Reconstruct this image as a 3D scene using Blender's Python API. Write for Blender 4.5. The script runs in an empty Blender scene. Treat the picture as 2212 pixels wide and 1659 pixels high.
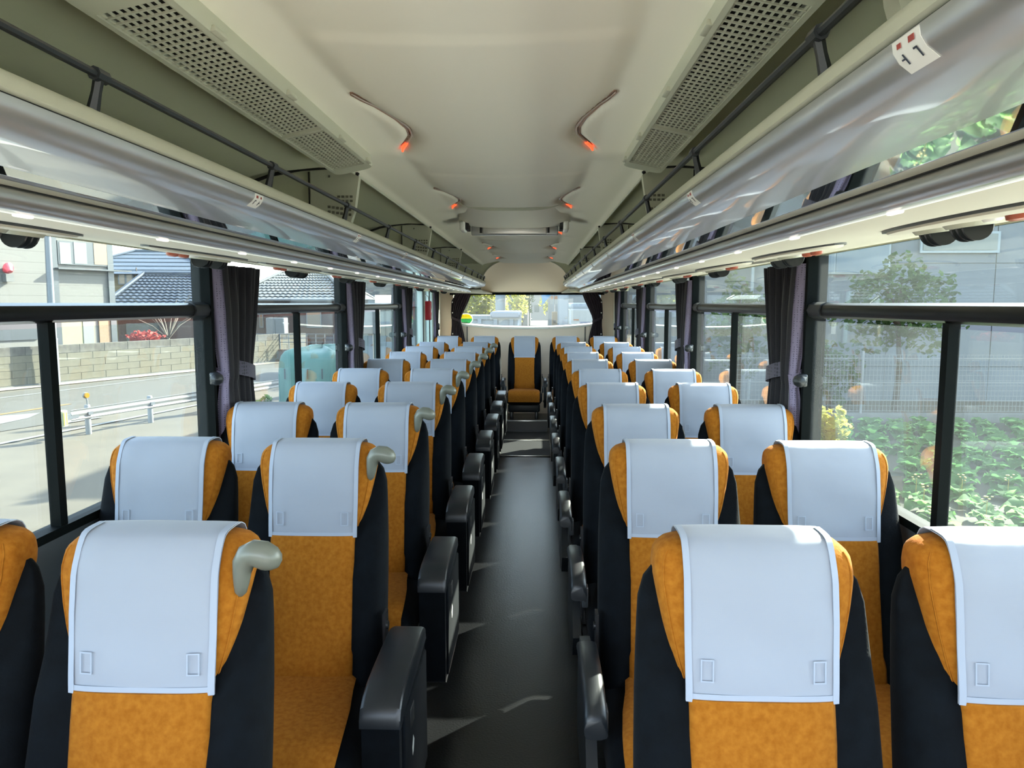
import bpy, bmesh, math, random
from mathutils import Vector, Matrix
random.seed(7)
PI = math.pi
R = math.radians
scene = bpy.context.scene
col = scene.collection

# ------------------------------------------------------------------ camera
W, H, F = 2212.0, 1659.0, 1600.0
CAM = Vector((0.12, 0.0, 1.48))
PITCH, YAW = math.atan(173.5 / F), math.atan(51.0 / F)
cam_data = bpy.data.cameras.new('camera')
cam_data.sensor_width = 36.0
cam_data.lens = F / W * 36.0
cam_data.clip_start = 0.02
cam_data.clip_end = 900
cam = bpy.data.objects.new('camera', cam_data)
col.objects.link(cam)
cam.location = CAM
cam.rotation_euler = (PI / 2 - PITCH, 0, YAW)
scene.camera = cam
CROT = cam.rotation_euler.to_matrix()

def ray(u, v):
    return CROT @ Vector(((u - W / 2) / F, -(v - H / 2) / F, -1.0))
def at(u, v, Y):                    # point of the place at depth Y along the coach
    d = ray(u, v); t = (Y - CAM.y) / d.y
    return CAM + d * t
GZ = -1.35                          # street level below the coach floor
def gp(u, v, z=GZ):
    d = ray(u, v); t = (z - CAM.z) / d.z
    return CAM + d * t

# ------------------------------------------------------------------ light
SUN = Vector((0.60, 0.60, 0.53)).normalized()
world = bpy.data.worlds.new('world'); scene.world = world
world.use_nodes = True
wn = world.node_tree.nodes; wl = world.node_tree.links
wn.clear()
sky = wn.new('ShaderNodeTexSky'); sky.sky_type = 'NISHITA'; sky.sun_disc = False
sky.sun_elevation = math.asin(SUN.z); sky.sun_rotation = math.atan2(SUN.x, SUN.y)
sky.air_density = 1.0; sky.dust_density = 1.5; sky.ozone_density = 1.0
bg = wn.new('ShaderNodeBackground'); bg.inputs[1].default_value = 0.34
wo = wn.new('ShaderNodeOutputWorld')
hsv = wn.new('ShaderNodeHueSaturation'); hsv.inputs['Saturation'].default_value = 0.6      # thin winter haze
wl.new(sky.outputs[0], hsv.inputs['Color']); wl.new(hsv.outputs[0], bg.inputs[0]); wl.new(bg.outputs[0], wo.inputs[0])
sl = bpy.data.lights.new('sun', 'SUN'); sl.energy = 8.0; sl.angle = R(0.6); sl.color = (1.0, 0.90, 0.75)
sun = bpy.data.objects.new('sun', sl); col.objects.link(sun)
sun.rotation_euler = SUN.to_track_quat('Z', 'Y').to_euler()
scene.view_settings.view_transform = 'Standard'
scene.view_settings.look = 'None'
scene.view_settings.gamma = 1.0
scene.view_settings.use_curve_mapping = False
scene.view_settings.exposure = 2.26
scene.cycles.max_bounces = 10
scene.cycles.diffuse_bounces = 6
scene.cycles.transparent_max_bounces = 16
scene.cycles.sample_clamp_indirect = 6.0
scene.cycles.caustics_reflective = False
scene.cycles.caustics_refractive = False

# ------------------------------------------------------------------ materials
MATS = {}
DIM = 1.0                # base colour factor; outdoor brightness is lowered in the colours to balance the cabin
def mat(name, c, rough=0.6, metal=0.0, c2=None, scale=20.0, detail=4.0, bump=0.0, bscale=None, sheen=0.0,
        emit=None, estr=0.0, spec=0.5, lo=0.35, hi=0.65, stretch=None, coat=0.0):
    if name in MATS: return MATS[name]
    c = tuple(q * DIM for q in c); c2 = tuple(q * DIM for q in c2) if c2 else None
    m = bpy.data.materials.new(name); m.use_nodes = True
    nt = m.node_tree; n = nt.nodes; l = nt.links
    p = n['Principled BSDF']
    p.inputs['Base Color'].default_value = (*c, 1)
    p.inputs['Roughness'].default_value = rough
    p.inputs['Metallic'].default_value = metal
    p.inputs['Specular IOR Level'].default_value = spec
    if coat:
        p.inputs['Coat Weight'].default_value = coat; p.inputs['Coat Roughness'].default_value = 0.03
    if sheen:
        p.inputs['Sheen Weight'].default_value = sheen
        p.inputs['Sheen Roughness'].default_value = 0.4
    if emit:
        p.inputs['Emission Color'].default_value = (*emit, 1)
        p.inputs['Emission Strength'].default_value = estr
    vec = None
    if c2 or bump:
        tc = n.new('ShaderNodeTexCoord'); mp = n.new('ShaderNodeMapping')
        if stretch: mp.inputs['Scale'].default_value = stretch
        l.new(tc.outputs['Object'], mp.inputs[0]); vec = mp.outputs[0]
    if c2:
        nz = n.new('ShaderNodeTexNoise'); nz.inputs['Scale'].default_value = scale; nz.inputs['Detail'].default_value = detail
        l.new(vec, nz.inputs['Vector'])
        rp = n.new('ShaderNodeValToRGB')
        rp.color_ramp.elements[0].position = lo; rp.color_ramp.elements[1].position = hi
        rp.color_ramp.elements[0].color = (*c, 1); rp.color_ramp.elements[1].color = (*c2, 1)
        l.new(nz.outputs[0], rp.inputs[0]); l.new(rp.outputs[0], p.inputs['Base Color'])
    if bump:
        nb = n.new('ShaderNodeTexNoise'); nb.inputs['Scale'].default_value = bscale or scale; nb.inputs['Detail'].default_value = 3
        l.new(vec, nb.inputs['Vector'])
        bp = n.new('ShaderNodeBump'); bp.inputs['Strength'].default_value = bump; bp.inputs['Distance'].default_value = 0.01
        l.new(nb.outputs[0], bp.inputs['Height']); l.new(bp.outputs[0], p.inputs['Normal'])
    MATS[name] = m
    return m

def glass_mat(name, tint, haze, spec_ior=1.5):
    m = bpy.data.materials.new(name); m.use_nodes = True
    nt = m.node_tree; n = nt.nodes; l = nt.links; n.clear()
    out = n.new('ShaderNodeOutputMaterial')
    tr = n.new('ShaderNodeBsdfTransparent'); tr.inputs[0].default_value = (*tint, 1)
    tl = n.new('ShaderNodeBsdfTranslucent'); tl.inputs[0].default_value = (0.85, 0.95, 0.95, 1)
    gl = n.new('ShaderNodeBsdfGlossy'); gl.inputs['Roughness'].default_value = 0.0
    lw = n.new('ShaderNodeLayerWeight'); lw.inputs[0].default_value = 0.5      # Schlick reflectance, alike for both faces of the pane
    pw_ = n.new('ShaderNodeMath'); pw_.operation = 'POWER'; pw_.inputs[1].default_value = 5.0
    l.new(lw.outputs['Facing'], pw_.inputs[0])
    fr = n.new('ShaderNodeMath'); fr.operation = 'MULTIPLY_ADD'; fr.inputs[1].default_value = 0.96; fr.inputs[2].default_value = 0.04
    l.new(pw_.outputs[0], fr.inputs[0])
    nz = n.new('ShaderNodeTexNoise'); nz.inputs['Scale'].default_value = 3.0; nz.inputs['Detail'].default_value = 6
    tc = n.new('ShaderNodeTexCoord'); l.new(tc.outputs['Object'], nz.inputs['Vector'])
    mr = n.new('ShaderNodeMapRange'); mr.inputs[3].default_value = haze * 0.55; mr.inputs[4].default_value = haze * 1.45
    l.new(nz.outputs[0], mr.inputs[0])
    m1 = n.new('ShaderNodeMixShader'); l.new(mr.outputs[0], m1.inputs[0]); l.new(tr.outputs[0], m1.inputs[1]); l.new(tl.outputs[0], m1.inputs[2])
    m2 = n.new('ShaderNodeMixShader'); l.new(fr.outputs[0], m2.inputs[0]); l.new(m1.outputs[0], m2.inputs[1]); l.new(gl.outputs[0], m2.inputs[2])
    l.new(m2.outputs[0], out.inputs[0])
    return m

def pattern_mat(name, c, c2, scale=70.0, thr=0.32, rough=0.9):
    """woven cloth with small dark flower marks"""
    m = bpy.data.materials.new(name); m.use_nodes = True
    nt = m.node_tree; n = nt.nodes; l = nt.links; p = n['Principled BSDF']
    p.inputs['Roughness'].default_value = rough; p.inputs['Sheen Weight'].default_value = 0.15
    tc = n.new('ShaderNodeTexCoord')
    vo = n.new('ShaderNodeTexVoronoi'); vo.feature = 'F1'; vo.inputs['Scale'].default_value = scale; vo.inputs['Randomness'].default_value = 0.25
    l.new(tc.outputs['Object'], vo.inputs['Vector'])
    rp = n.new('ShaderNodeValToRGB'); rp.color_ramp.interpolation = 'LINEAR'
    rp.color_ramp.elements[0].position = thr; rp.color_ramp.elements[0].color = (*c2, 1)
    rp.color_ramp.elements[1].position = thr + 0.12; rp.color_ramp.elements[1].color = (*c, 1)
    l.new(vo.outputs['Distance'], rp.inputs[0]); l.new(rp.outputs[0], p.inputs['Base Color'])
    return m

def cover_mat():
    m = bpy.data.materials.new('headrest_cloth'); m.use_nodes = True
    nt = m.node_tree; n = nt.nodes; l = nt.links; p = n['Principled BSDF']
    p.inputs['Base Color'].default_value = (0.31, 0.335, 0.40, 1); p.inputs['Roughness'].default_value = 0.75
    p.inputs['Sheen Weight'].default_value = 0.1
    tc = n.new('ShaderNodeTexCoord'); mp = n.new('ShaderNodeMapping'); mp.inputs['Rotation'].default_value = (0, R(45), 0)
    l.new(tc.outputs['Object'], mp.inputs[0])
    ck = n.new('ShaderNodeTexChecker'); ck.inputs['Scale'].default_value = 420
    l.new(mp.outputs[0], ck.inputs['Vector'])
    nz = n.new('ShaderNodeTexNoise'); nz.inputs['Scale'].default_value = 9; nz.inputs['Detail'].default_value = 2
    l.new(tc.outputs['Object'], nz.inputs['Vector'])
    b1 = n.new('ShaderNodeBump'); b1.inputs['Strength'].default_value = 0.12; b1.inputs['Distance'].default_value = 0.001
    b2 = n.new('ShaderNodeBump'); b2.inputs['Strength'].default_value = 0.25; b2.inputs['Distance'].default_value = 0.02
    l.new(nz.outputs[0], b2.inputs['Height']); l.new(ck.outputs['Fac'], b1.inputs['Height'])
    l.new(b2.outputs[0], b1.inputs['Normal']); l.new(b1.outputs[0], p.inputs['Normal'])
    return m

ORANGE = mat('orange_velour', (0.29, 0.092, 0.0060), 0.9, c2=(0.40, 0.145, 0.014), scale=85, detail=9, spec=.15, sheen=0.03, bump=0.12, bscale=220, lo=0.30, hi=0.70)
NAVY = mat('navy_velour', (0.0010, 0.0019, 0.0032), 0.9, c2=(0.0020, 0.0036, 0.0058), scale=30, detail=6, spec=.15, sheen=0.02, bump=0.1, bscale=220)
COVER = cover_mat()
HEM = mat('cover_hem', (.355,.395,.485), 0.8)
BLACKPL = mat('black_plastic', (0.009, 0.0115, 0.0145), 0.38, spec=0.5, bump=0.03, bscale=400)
BLACKMET = mat('black_metal', (0.015, 0.016, 0.018), 0.3, spec=0.6)
DARKGREY = mat('dark_grey_plastic', (0.05, 0.055, 0.06), 0.4)
GRIP = mat('grey_green_grip', (0.155, 0.16, 0.132), 0.35)
BEIGE = mat('beige_panel', (0.66, 0.63, 0.53), 0.62)
CEIL = mat('ceiling_cloth', (0.86, 0.83, 0.72), 0.55, spec=0.35)
RACKIN = mat('rack_lining', (0.52, 0.53, 0.40), 0.8)
LIP = mat('rack_lip', (0.46, 0.47, 0.38), 0.45)
SILVER = mat('satin_silver', (0.62, 0.63, 0.62), 0.32, metal=0.7, coat=0.6)
SILVER2 = mat('brushed_silver', (0.66, 0.65, 0.62), 0.30, metal=0.8, coat=0.5)
MIRROR = mat('mirror_strip', (0.72, 0.74, 0.72), 0.02, metal=1.0)
LED = mat('led_strip', (0.9, 0.9, 0.85), 0.3, emit=(0.9, 1.0, 0.92), estr=.10)
CHROME = mat('lamp_reflector', (0.85, 0.74, 0.68), 0.25, metal=0.5)
ORLAMP = mat('orange_lamp', (0.9, 0.15, 0.05), 0.3, emit=(1.0, 0.10, 0.03), estr=.32)
FRAME = mat('window_frame', (0.003, 0.0045, 0.0045), 0.6, spec=0.06)
FRAME2 = mat('frame_channel', (0.32, 0.33, 0.29), 0.4, metal=0.3)
WALLD = mat('dark_wall_panel', (0.06, 0.068, 0.075), 0.5)
FLOOR = mat('aisle_vinyl', (0.0022, 0.0024, 0.003), 0.30, c2=(0.007, 0.0072, 0.008), scale=160, detail=2, spec=0.8, bump=0.12, bscale=120, lo=0.5, hi=0.75)
STRIP = mat('floor_strip', (0.75, 0.74, 0.70), 0.25, metal=0.8)
REARP = mat('rear_panel', (0.80, 0.68, 0.57), 0.6)
CURT_LIT = pattern_mat('curtain_lit', (0.27, 0.235, 0.37), (0.09, 0.08, 0.13), 110, .20)  # paler copy of the curtain cloth; window light put into its colour
CURT_SHADE = pattern_mat('curtain_shaded', (0.014, 0.013, 0.019), (0.006, 0.0055, 0.008), 110, .2)  # darker copy of the same cloth; shade put into its colour
CURT_R = mat('curtain_plum', (0.035, 0.024, 0.034), 0.95)
GLASS = glass_mat('coach_glass', (0.89, 0.965, 0.965), 0.009)
REDBOX = mat('red_case', (0.55, 0.02, 0.035), 0.35)
PALEGREEN = mat('pale_green_paint', (0.42, 0.52, 0.50), 0.4)
WHITE = mat('white_plastic', (0.8, 0.8, 0.77), 0.4)
DARKHOLE = mat('duct_dark', (0.012, 0.012, 0.010), 0.9)
SEAL = mat('black_rubber', (0.01, 0.01, 0.01), 0.6)
INK = mat('dark_ink', (0.03, 0.04, 0.06), 0.6)
REDINK = mat('red_ink', (0.34, 0.06, 0.05), 0.6)

# ------------------------------------------------------------------ mesh helpers
class B:
    def __init__(s): s.v = []; s.f = []
    def add(s, vs, fs):
        o = len(s.v); s.v += [tuple(p) for p in vs]; s.f += [tuple(i + o for i in f) for f in fs]; return s
    def box(s, c, d, rot=None):
        x, y, z = d[0] / 2, d[1] / 2, d[2] / 2
        vs = [Vector((a * x, b * y, e * z)) for a in (-1, 1) for b in (-1, 1) for e in (-1, 1)]
        if rot is not None: vs = [rot @ p for p in vs]
        c = Vector(c)
        return s.add([p + c for p in vs], [(0, 1, 3, 2), (4, 6, 7, 5), (0, 4, 5, 1), (2, 3, 7, 6), (0, 2, 6, 4), (1, 5, 7, 3)])
    def loft(s, rings, cap=True, closed=True):
        n = len(rings[0]); vs = [p for r in rings for p in r]; fs = []
        m = n if closed else n - 1
        for i in range(len(rings) - 1):
            for j in range(m):
                a = i * n + j; b = i * n + (j + 1) % n
                fs.append((a, b, b + n, a + n))
        if cap and closed:
            fs.append(tuple(reversed(range(n)))); fs.append(tuple(range((len(rings) - 1) * n, len(rings) * n)))
        return s.add(vs, fs)
    def tube(s, pts, rad, n=8, cap=True):
        pts = [Vector(p) for p in pts]; k = len(pts)
        if not hasattr(rad, '__len__'): rad = [rad] * k
        rings = []; up = None
        for i in range(k):
            t = (pts[min(i + 1, k - 1)] - pts[max(i - 1, 0)]).normalized()
            if up is None:
                up = Vector((0, 0, 1)) if abs(t.z) < 0.9 else Vector((1, 0, 0))
            a = t.cross(up).normalized(); b = a.cross(t).normalized(); up = b
            rings.append([pts[i] + (a * math.cos(2 * PI * j / n) + b * math.sin(2 * PI * j / n)) * rad[i] for j in range(n)])
        return s.loft(rings, cap)
    def prism(s, prof, ys, closed=True, off=None, cap=True):
        """profile of (x, z) carried along y stations; off(y, x, z) may move points"""
        rings = []
        for y in ys:
            rings.append([(p[0], y, p[1]) if off is None else off(y, p[0], p[1]) for p in prof])
        return s.loft(rings, cap, closed)
    def rbox(s, c, d, r, seg=3, rot=None):
        """box with rounded edges"""
        x, y, z = d[0] / 2, d[1] / 2, d[2] / 2; r = min(r, x * .98, y * .98, z * .98)
        rings = []
        lv = [(-z + r - r * math.cos(a), r - r * math.sin(a)) for a in [PI / 2 * i / seg for i in range(seg + 1)]]
        lv = lv + [(-q, i) for q, i in reversed(lv)]
        for zz, ins in lv:
            rg = []
            for cx, cy, a0 in ((1, 1, 0), (-1, 1, PI / 2), (-1, -1, PI), (1, -1, 1.5 * PI)):
                for i in range(seg + 1):
                    a = a0 + PI / 2 * i / seg; rr = max(r - ins, 1e-4)
                    rg.append(Vector((cx * (x - r) + rr * math.cos(a), cy * (y - r) + rr * math.sin(a), zz)))
            rings.append(rg)
        c = Vector(c)
        rings = [[(rot @ p if rot is not None else p) + c for p in rg] for rg in rings]
        return s.loft(rings)
    def sheet(s, P, th):
        """solid sheet from a grid of points"""
        n, m = len(P), len(P[0]); P = [[Vector(p) for p in r] for r in P]; Q = []
        for i in range(n):
            row = []
            for j in range(m):
                du = P[min(i + 1, n - 1)][j] - P[max(i - 1, 0)][j]; dv = P[i][min(j + 1, m - 1)] - P[i][max(j - 1, 0)]
                nn = du.cross(dv); nn = nn.normalized() if nn.length > 1e-9 else Vector((0, 0, 1))
                row.append(P[i][j] + nn * th)
            Q.append(row)
        vs = [p for r in P for p in r] + [p for r in Q for p in r]; fs = []; K = n * m
        for i in range(n - 1):
            for j in range(m - 1):
                a = i * m + j; fs.append((a, a + m, a + m + 1, a + 1)); fs.append((K + a, K + a + 1, K + a + m + 1, K + a + m))
        for i in range(n - 1):
            a = i * m; fs.append((a, K + a, K + a + m, a + m)); a = i * m + m - 1; fs.append((a, a + m, K + a + m, K + a))
        for j in range(m - 1):
            a = j; fs.append((a, a + 1, K + a + 1, K + a)); a = (n - 1) * m + j; fs.append((a, K + a, K + a + 1, a + 1))
        return s.add(vs, fs)
    def grid(s, P):
        n, m = len(P), len(P[0])
        return s.add([p for r in P for p in r], [(i * m + j, i * m + j + 1, (i + 1) * m + j + 1, (i + 1) * m + j) for i in range(n - 1) for j in range(m - 1)])
    def mesh(s, name, m, smooth=38):
        me = bpy.data.meshes.new(name); me.from_pydata(s.v, [], s.f)
        bm = bmesh.new(); bm.from_mesh(me); bmesh.ops.recalc_face_normals(bm, faces=bm.faces); bm.to_mesh(me); bm.free()
        if m: me.materials.append(m)
        if smooth:
            me.polygons.foreach_set('use_smooth', [True] * len(me.polygons)); me.set_sharp_from_angle(angle=R(smooth))
        me.update(); return me

def link(name, me, parent=None, loc=None, rz=None):
    o = bpy.data.objects.new(name, me); col.objects.link(o)
    if parent is not None: o.parent = parent
    if loc is not None: o.location = loc
    if rz is not None: o.rotation_euler = (0, 0, rz)
    return o
def ob(name, b, m, parent=None, smooth=38, loc=None, rz=None):
    return link(name, b.mesh(name, m, smooth), parent, loc, rz)
def tag(o, label=None, cat=None, group=None, kind=None):
    if label: o['label'] = label
    if cat: o['category'] = cat
    if group: o['group'] = group
    if kind: o['kind'] = kind
    return o
def thing(name, label, cat, loc=(0, 0, 0), rz=0, group=None):
    o = link(name, None, None, loc, rz); o.empty_display_size = 0.1
    return tag(o, label, cat, group)
def struct(name, b, m, label=None, smooth=38, cat=None):
    o = ob(name, b, m, None, smooth); o['kind'] = 'structure'
    if label: o['label'] = label
    return o
def copy_tree(o, parent=None):
    c = o.copy(); col.objects.link(c)
    if parent is not None: c.parent = parent
    for ch in o.children: copy_tree(ch, c)
    return c
def interp(tab, x):
    if x <= tab[0][0]: return tab[0][1]
    for (a, p), (b, q) in zip(tab, tab[1:]):
        if x <= b:
            t = (x - a) / (b - a); return p + (q - p) * t
    return tab[-1][1]
def smooth_interp(tab, x):
    if x <= tab[0][0]: return tab[0][1]
    for (a, p), (b, q) in zip(tab, tab[1:]):
        if x <= b:
            t = (x - a) / (b - a); t = t * t * (3 - 2 * t); return p + (q - p) * t
    return tab[-1][1]

# ================================================================== COACH SHELL
Y0, Y1 = -0.72, 10.0
WX = 1.20                                     # window plane
SILL, TOP = 0.85, 1.68
b = B().box((0, (Y0 + Y1) / 2, -0.04), (2.5, Y1 - Y0, 0.08)); floor = struct('floor', b, FLOOR, 'black vinyl floor of the coach aisle')
b = B()
xs = [-1.30 + 2.6 * i / 26 for i in range(27)]
b.sheet([[(x, Y0, 2.13 - 0.10 * (x / 1.3) ** 4), (x, Y1 + .1, 2.13 - 0.10 * (x / 1.3) ** 4)] for x in xs], 0.03)
struct('roof', b, BEIGE, 'outer roof skin of the coach')
for s, nm in ((-1, 'left'), (1, 'right')):
    b = B()
    b.prism([(s * 1.24, -0.35), (s * 1.24, SILL), (s * 1.185, SILL), (s * 1.182, SILL - .012), (s * 1.186, SILL - .05), (s * 1.218, SILL - .12), (s * 1.218, 0), (s * 1.19, -0.35)], [Y0, Y1])
    b.prism([(s * 1.185, TOP), (s * 1.26, TOP), (s * 1.30, 2.05), (s * 1.27, 2.05)], [Y0, Y1 + .05])
    struct('wall_' + nm, b, WALLD, 'dark grey lower side wall below the %s windows' % nm)
# rear wall with window opening
def zb(x): return 1.175 + 0.055 * (abs(x) / 0.95) ** 2.2
b = B()
xs = [-1.22 + 2.44 * i / 40 for i in range(41)]
b.sheet([[(x, Y1, -0.3), (x, Y1, zb(x) if abs(x) < 0.99 else 1.72)] for x in xs if abs(x) <= 0.99], 0.05)
for s in (-1, 1):
    b.box((s * 1.115, Y1 + .025, .71), (.25, .05, 2.02))
b.box((0, Y1 + .03, 1.86), (2.5, .05, .5))
rw = struct('wall_rear', b, REARP, 'beige rear wall of the coach below the back window')
b = B()
P = []
for x in [-.93 + 1.86 * i / 30 for i in range(31)]:
    P.append([(x, Y1 - .012, zb(x) - .035), (x, Y1 - .07, zb(x) - .03), (x, Y1 - .075, zb(x) - .012), (x, Y1 - .01, zb(x) + .004)])
b.sheet(P, .004); ob('window_ledge', b, WHITE, rw)
b = B().box((-.80, Y1 - .052, .80), (.012, .012, .76)); ob('panel_joint', b, DARKGREY, rw)
b = B().box((.78, Y1 - .052, .80), (.012, .012, .76)); ob('panel_joint', b, DARKGREY, rw)
for x in (-.25, .3): ob('screw', B().tube([(x, Y1 - .078, zb(x) - .02), (x, Y1 - .084, zb(x) - .02)], .007), SILVER, rw)
# rear window
wr = link('window_1', None); tag(wr, 'wide rear window of the coach', kind='structure')
b = B()
b.sheet([[(x, Y1 + .02, zb(x) - .01), (x, Y1 + .02, 1.625)] for x in [-1.0 + 2.0 * i / 20 for i in range(21)]], .005)
ob('pane', b, GLASS, wr)
b = B().box((0, Y1 - .03, 1.612), (2.06, .06, .03)); ob('window_header', b, FRAME, wr)
b = B()
b.sheet([[(x, Y1 + .005, zb(x) - .004), (x, Y1 + .005, zb(x) + .012)] for x in [-.98 + 1.96 * i / 30 for i in range(31)]], .012); ob('window_seal', b, SEAL, wr)

# ------------------------------------------------------------------ side windows
PIL = [-0.79, 0.83, 2.92, 5.01, 7.10, 9.19]
def window_latch(s, y, parent):
    b = B().rbox((s * 1.155, y + .005, 1.185), (.03, .035, .05), .008); l = ob('latch', b, BLACKPL, parent)
    b = B().tube([(s * 1.135, y - .02, 1.185), (s * 1.125, y - .045, 1.185), (s * 1.122, y - .055, 1.185)], [.026, .022, .006], 10); ob('latch_knob', b, BLACKPL, l)
    b = B().box((s * 1.152, y - .008, 1.185), (.02, .012, .028)); ob('latch_plate', b, SILVER, l)
wi = 2
for s, nm in ((-1, 'left'), (1, 'right')):
    for k in range(5):
        if s == -1 and k == 4: continue
        ya, yb = PIL[k] + .075, PIL[k + 1]
        w = link('window_%d' % wi, None); wi += 1
        tag(w, '%s side coach window %s' % (nm, ['behind the camera', 'nearest the camera', 'between first and second pillar', 'between second and third pillar', 'last before the rear wall'][k]), kind='structure')
        X = s * WX
        for yy in (ya + .0125, yb - .0125):
            ob('frame_post', B().box((X - s * .015, yy, (SILL + TOP) / 2), (.050, .025, TOP - SILL)), FRAME, w)
        ob('sill_rail', B().box((X - s * .005, (ya + yb) / 2, SILL + .012), (.05, yb - ya, .024)), FRAME, w)
        ob('top_rail', B().box((X - s * .005, (ya + yb) / 2, TOP - .008), (.05, yb - ya, .016)), FRAME, w)
        b = B().prism([(X + s * .01, 1.432), (X - s * .012, 1.428), (X - s * .028, 1.436), (X - s * .034, 1.455), (X - s * .028, 1.474), (X - s * .012, 1.482), (X + s * .01, 1.478)], [ya + .14, yb - .14])
        ob('belt_bar', b, BELT if 'BELT' in globals() else mat('belt_bar', (0.004, 0.004, 0.0045), 0.3, spec=0.25), w)
        for q in (ya + .07, yb - .07):
            ob('bar_end', B().prism([(X + s * .01, 1.428), (X - s * .014, 1.424), (X - s * .034, 1.434), (X - s * .040, 1.455), (X - s * .034, 1.476), (X - s * .014, 1.486), (X + s * .01, 1.482)], [q - .075, q + .075]), BLACKPL, w)
        ob('upper_pane', B().box((X, (ya + yb) / 2, (1.475 + TOP) / 2), (.005, yb - ya - .04, TOP - 1.475)), GLASS, w)
        ym = yb - .97
        ob('middle_post', B().box((X - s * .008, ym, (SILL + 1.43) / 2), (.03, .030, 1.43 - SILL)), FRAME, w)
        ob('sliding_pane', B().box((X - s * .006, (ym + yb) / 2, (SILL + 1.43) / 2), (.005, yb - ym, 1.43 - SILL - .03)), GLASS, w)
        ob('sliding_pane', B().box((X + s * .006, (ym + ya) / 2, (SILL + 1.43) / 2), (.005, ym - ya, 1.43 - SILL - .03)), GLASS, w)
        if 0 < k: window_latch(s, yb - .035, w)
    ys = PIL[1:] if s == 1 else PIL[1:5]
    for i, y in enumerate(ys):
        b = B().box((s * (WX + .02), y + .037, (SILL + TOP) / 2), (.05, .075, TOP - SILL + .02))
        p = struct('trim_%d' % (i + 1 + (10 if s == 1 else 0)), b, FRAME, 'dark window pillar number %d on the %s wall' % (i + 1, nm))
        ob('channel', B().box((s * (WX - .008), y + .02, (SILL + TOP) / 2), (.008, .02, TOP - SILL)), FRAME2, p)
# rear corner side panels
for s, nm in ((-1, 'left'), (1, 'right')):
    b = B().box((s * 1.19, 9.66, 1.2), (.06, .68, 1.1)); q = struct('trim_%d' % (20 if s < 0 else 21), b, BEIGE, 'beige rear corner panel beside the last %s curtain' % nm)
# emergency door on the left
d = link('door_1', None); tag(d, 'pale green emergency exit door at the rear left', kind='structure')
ya, yb = 7.18, 9.32
for y0_, y1_ in ((ya, ya + .10), (8.42, 8.56), (yb - .16, yb)):
    ob('door_post', B().rbox((-1.19, (y0_ + y1_) / 2, 1.2), (.07, y1_ - y0_, 1.0), .012), PALEGREEN, d)
ob('door_panel', B().box((-1.21, (ya + yb) / 2, .42), (.04, yb - ya, .86)), PALEGREEN, d)
ob('door_top', B().box((-1.2, (ya + yb) / 2, 1.665), (.06, yb - ya, .05)), PALEGREEN, d)
ob('pane', B().box((-1.2, 7.85, 1.25), (.005, 1.15, .8)), GLASS, d)
ob('pane', B().box((-1.2, 8.86, 1.25), (.005, .6, .8)), GLASS, d)
ob('door_seal', B().box((-1.155, 8.40, 1.24), (.012, .025, .82)), SEAL, d)
ob('door_seal', B().box((-1.155, 8.90, 1.24), (.012, .025, .82)), SEAL, d)
t = thing('emergency_case', 'red emergency case hanging by the rear left exit door', 'safety box', (-1.13, 8.62, 1.40))
ob('case', B().rbox((0, 0, 0), (.07, .10, .22), .012), REDBOX, t)
ob('hook', B().tube([(0, 0, .11), (0, .01, .16), (-.03, .01, .18)], .006), SILVER, t)
ob('catch', B().box((0.036, 0, 0), (.006, .03, .04)), WHITE, t)

# ------------------------------------------------------------------ ceiling
T = 1.375
WTAB = [(0, .300), (.12, .284), (.22, .262), (.32, .238), (.42, .226), (.50, .232), (.58, .258), (.66, .288), (.78, .306), (.95, .314), (1.15, .310), (T, .300)]
def wy(y): return interp(WTAB, (y - 1.67) % T)
def sst(a, b_, x):
    t = max(0, min(1, (x - a) / (b_ - a))); return t * t * (3 - 2 * t)
def ceil_z(x, y):
    ax = abs(x); w = wy(y)
    side = 1.953 - .20 * max(0, ax - .30)
    ph = ((y - 1.33) % T) / T
    cen = 1.930 + .14 * ax * ax + .005 * ph
    k = sst(w + .020, w - .060, ax)
    z = side * (1 - k) + cen * k
    p = (y - 1.67) % T
    if p < .70:                                  # lamp groove
        g = math.exp(-((ax - w - .004) / .012) ** 2) * min(1, p / .2) * min(1, (.70 - p) / .05)
        z += .014 * g
    # soft dent where the lamp ends
    z -= .010 * math.exp(-((ax - .30) / .05) ** 2 - ((p - .74) / .08) ** 2)
    if ax > .455: z -= .006 * sst(.455, .47, ax)
    return z
nx = 96; ny = int((8.45 - Y0) / .02)
b = B(); b.grid([[(-.48 + .96 * i / nx, Y0 + (8.45 - Y0) * j / ny, ceil_z(-.48 + .96 * i / nx, Y0 + (8.45 - Y0) * j / ny)) for i in range(nx + 1)] for j in range(ny + 1)])
ceiling = struct('ceiling', b, CEIL, 'moulded cream ceiling panel with waisted bays over the aisle', smooth=60)
for s in (-1, 1):
    b = B().tube([(s * .482, Y0, 1.909), (s * .482, 8.4, 1.909)], .005, 6); ob('seam_bead', b, LIP, ceiling)
    b = B().prism([(s * .478, 1.914), (s * .50, 1.925), (s * .60, 1.928), (s * .78, 1.912), (s * .96, 1.872), (s * 1.10, 1.805), (s * 1.17, 1.72), (s * 1.185, 1.66)], [Y0, 8.45], closed=False)
    ob('cove_panel', b, RACKIN, ceiling, smooth=60)
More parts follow.
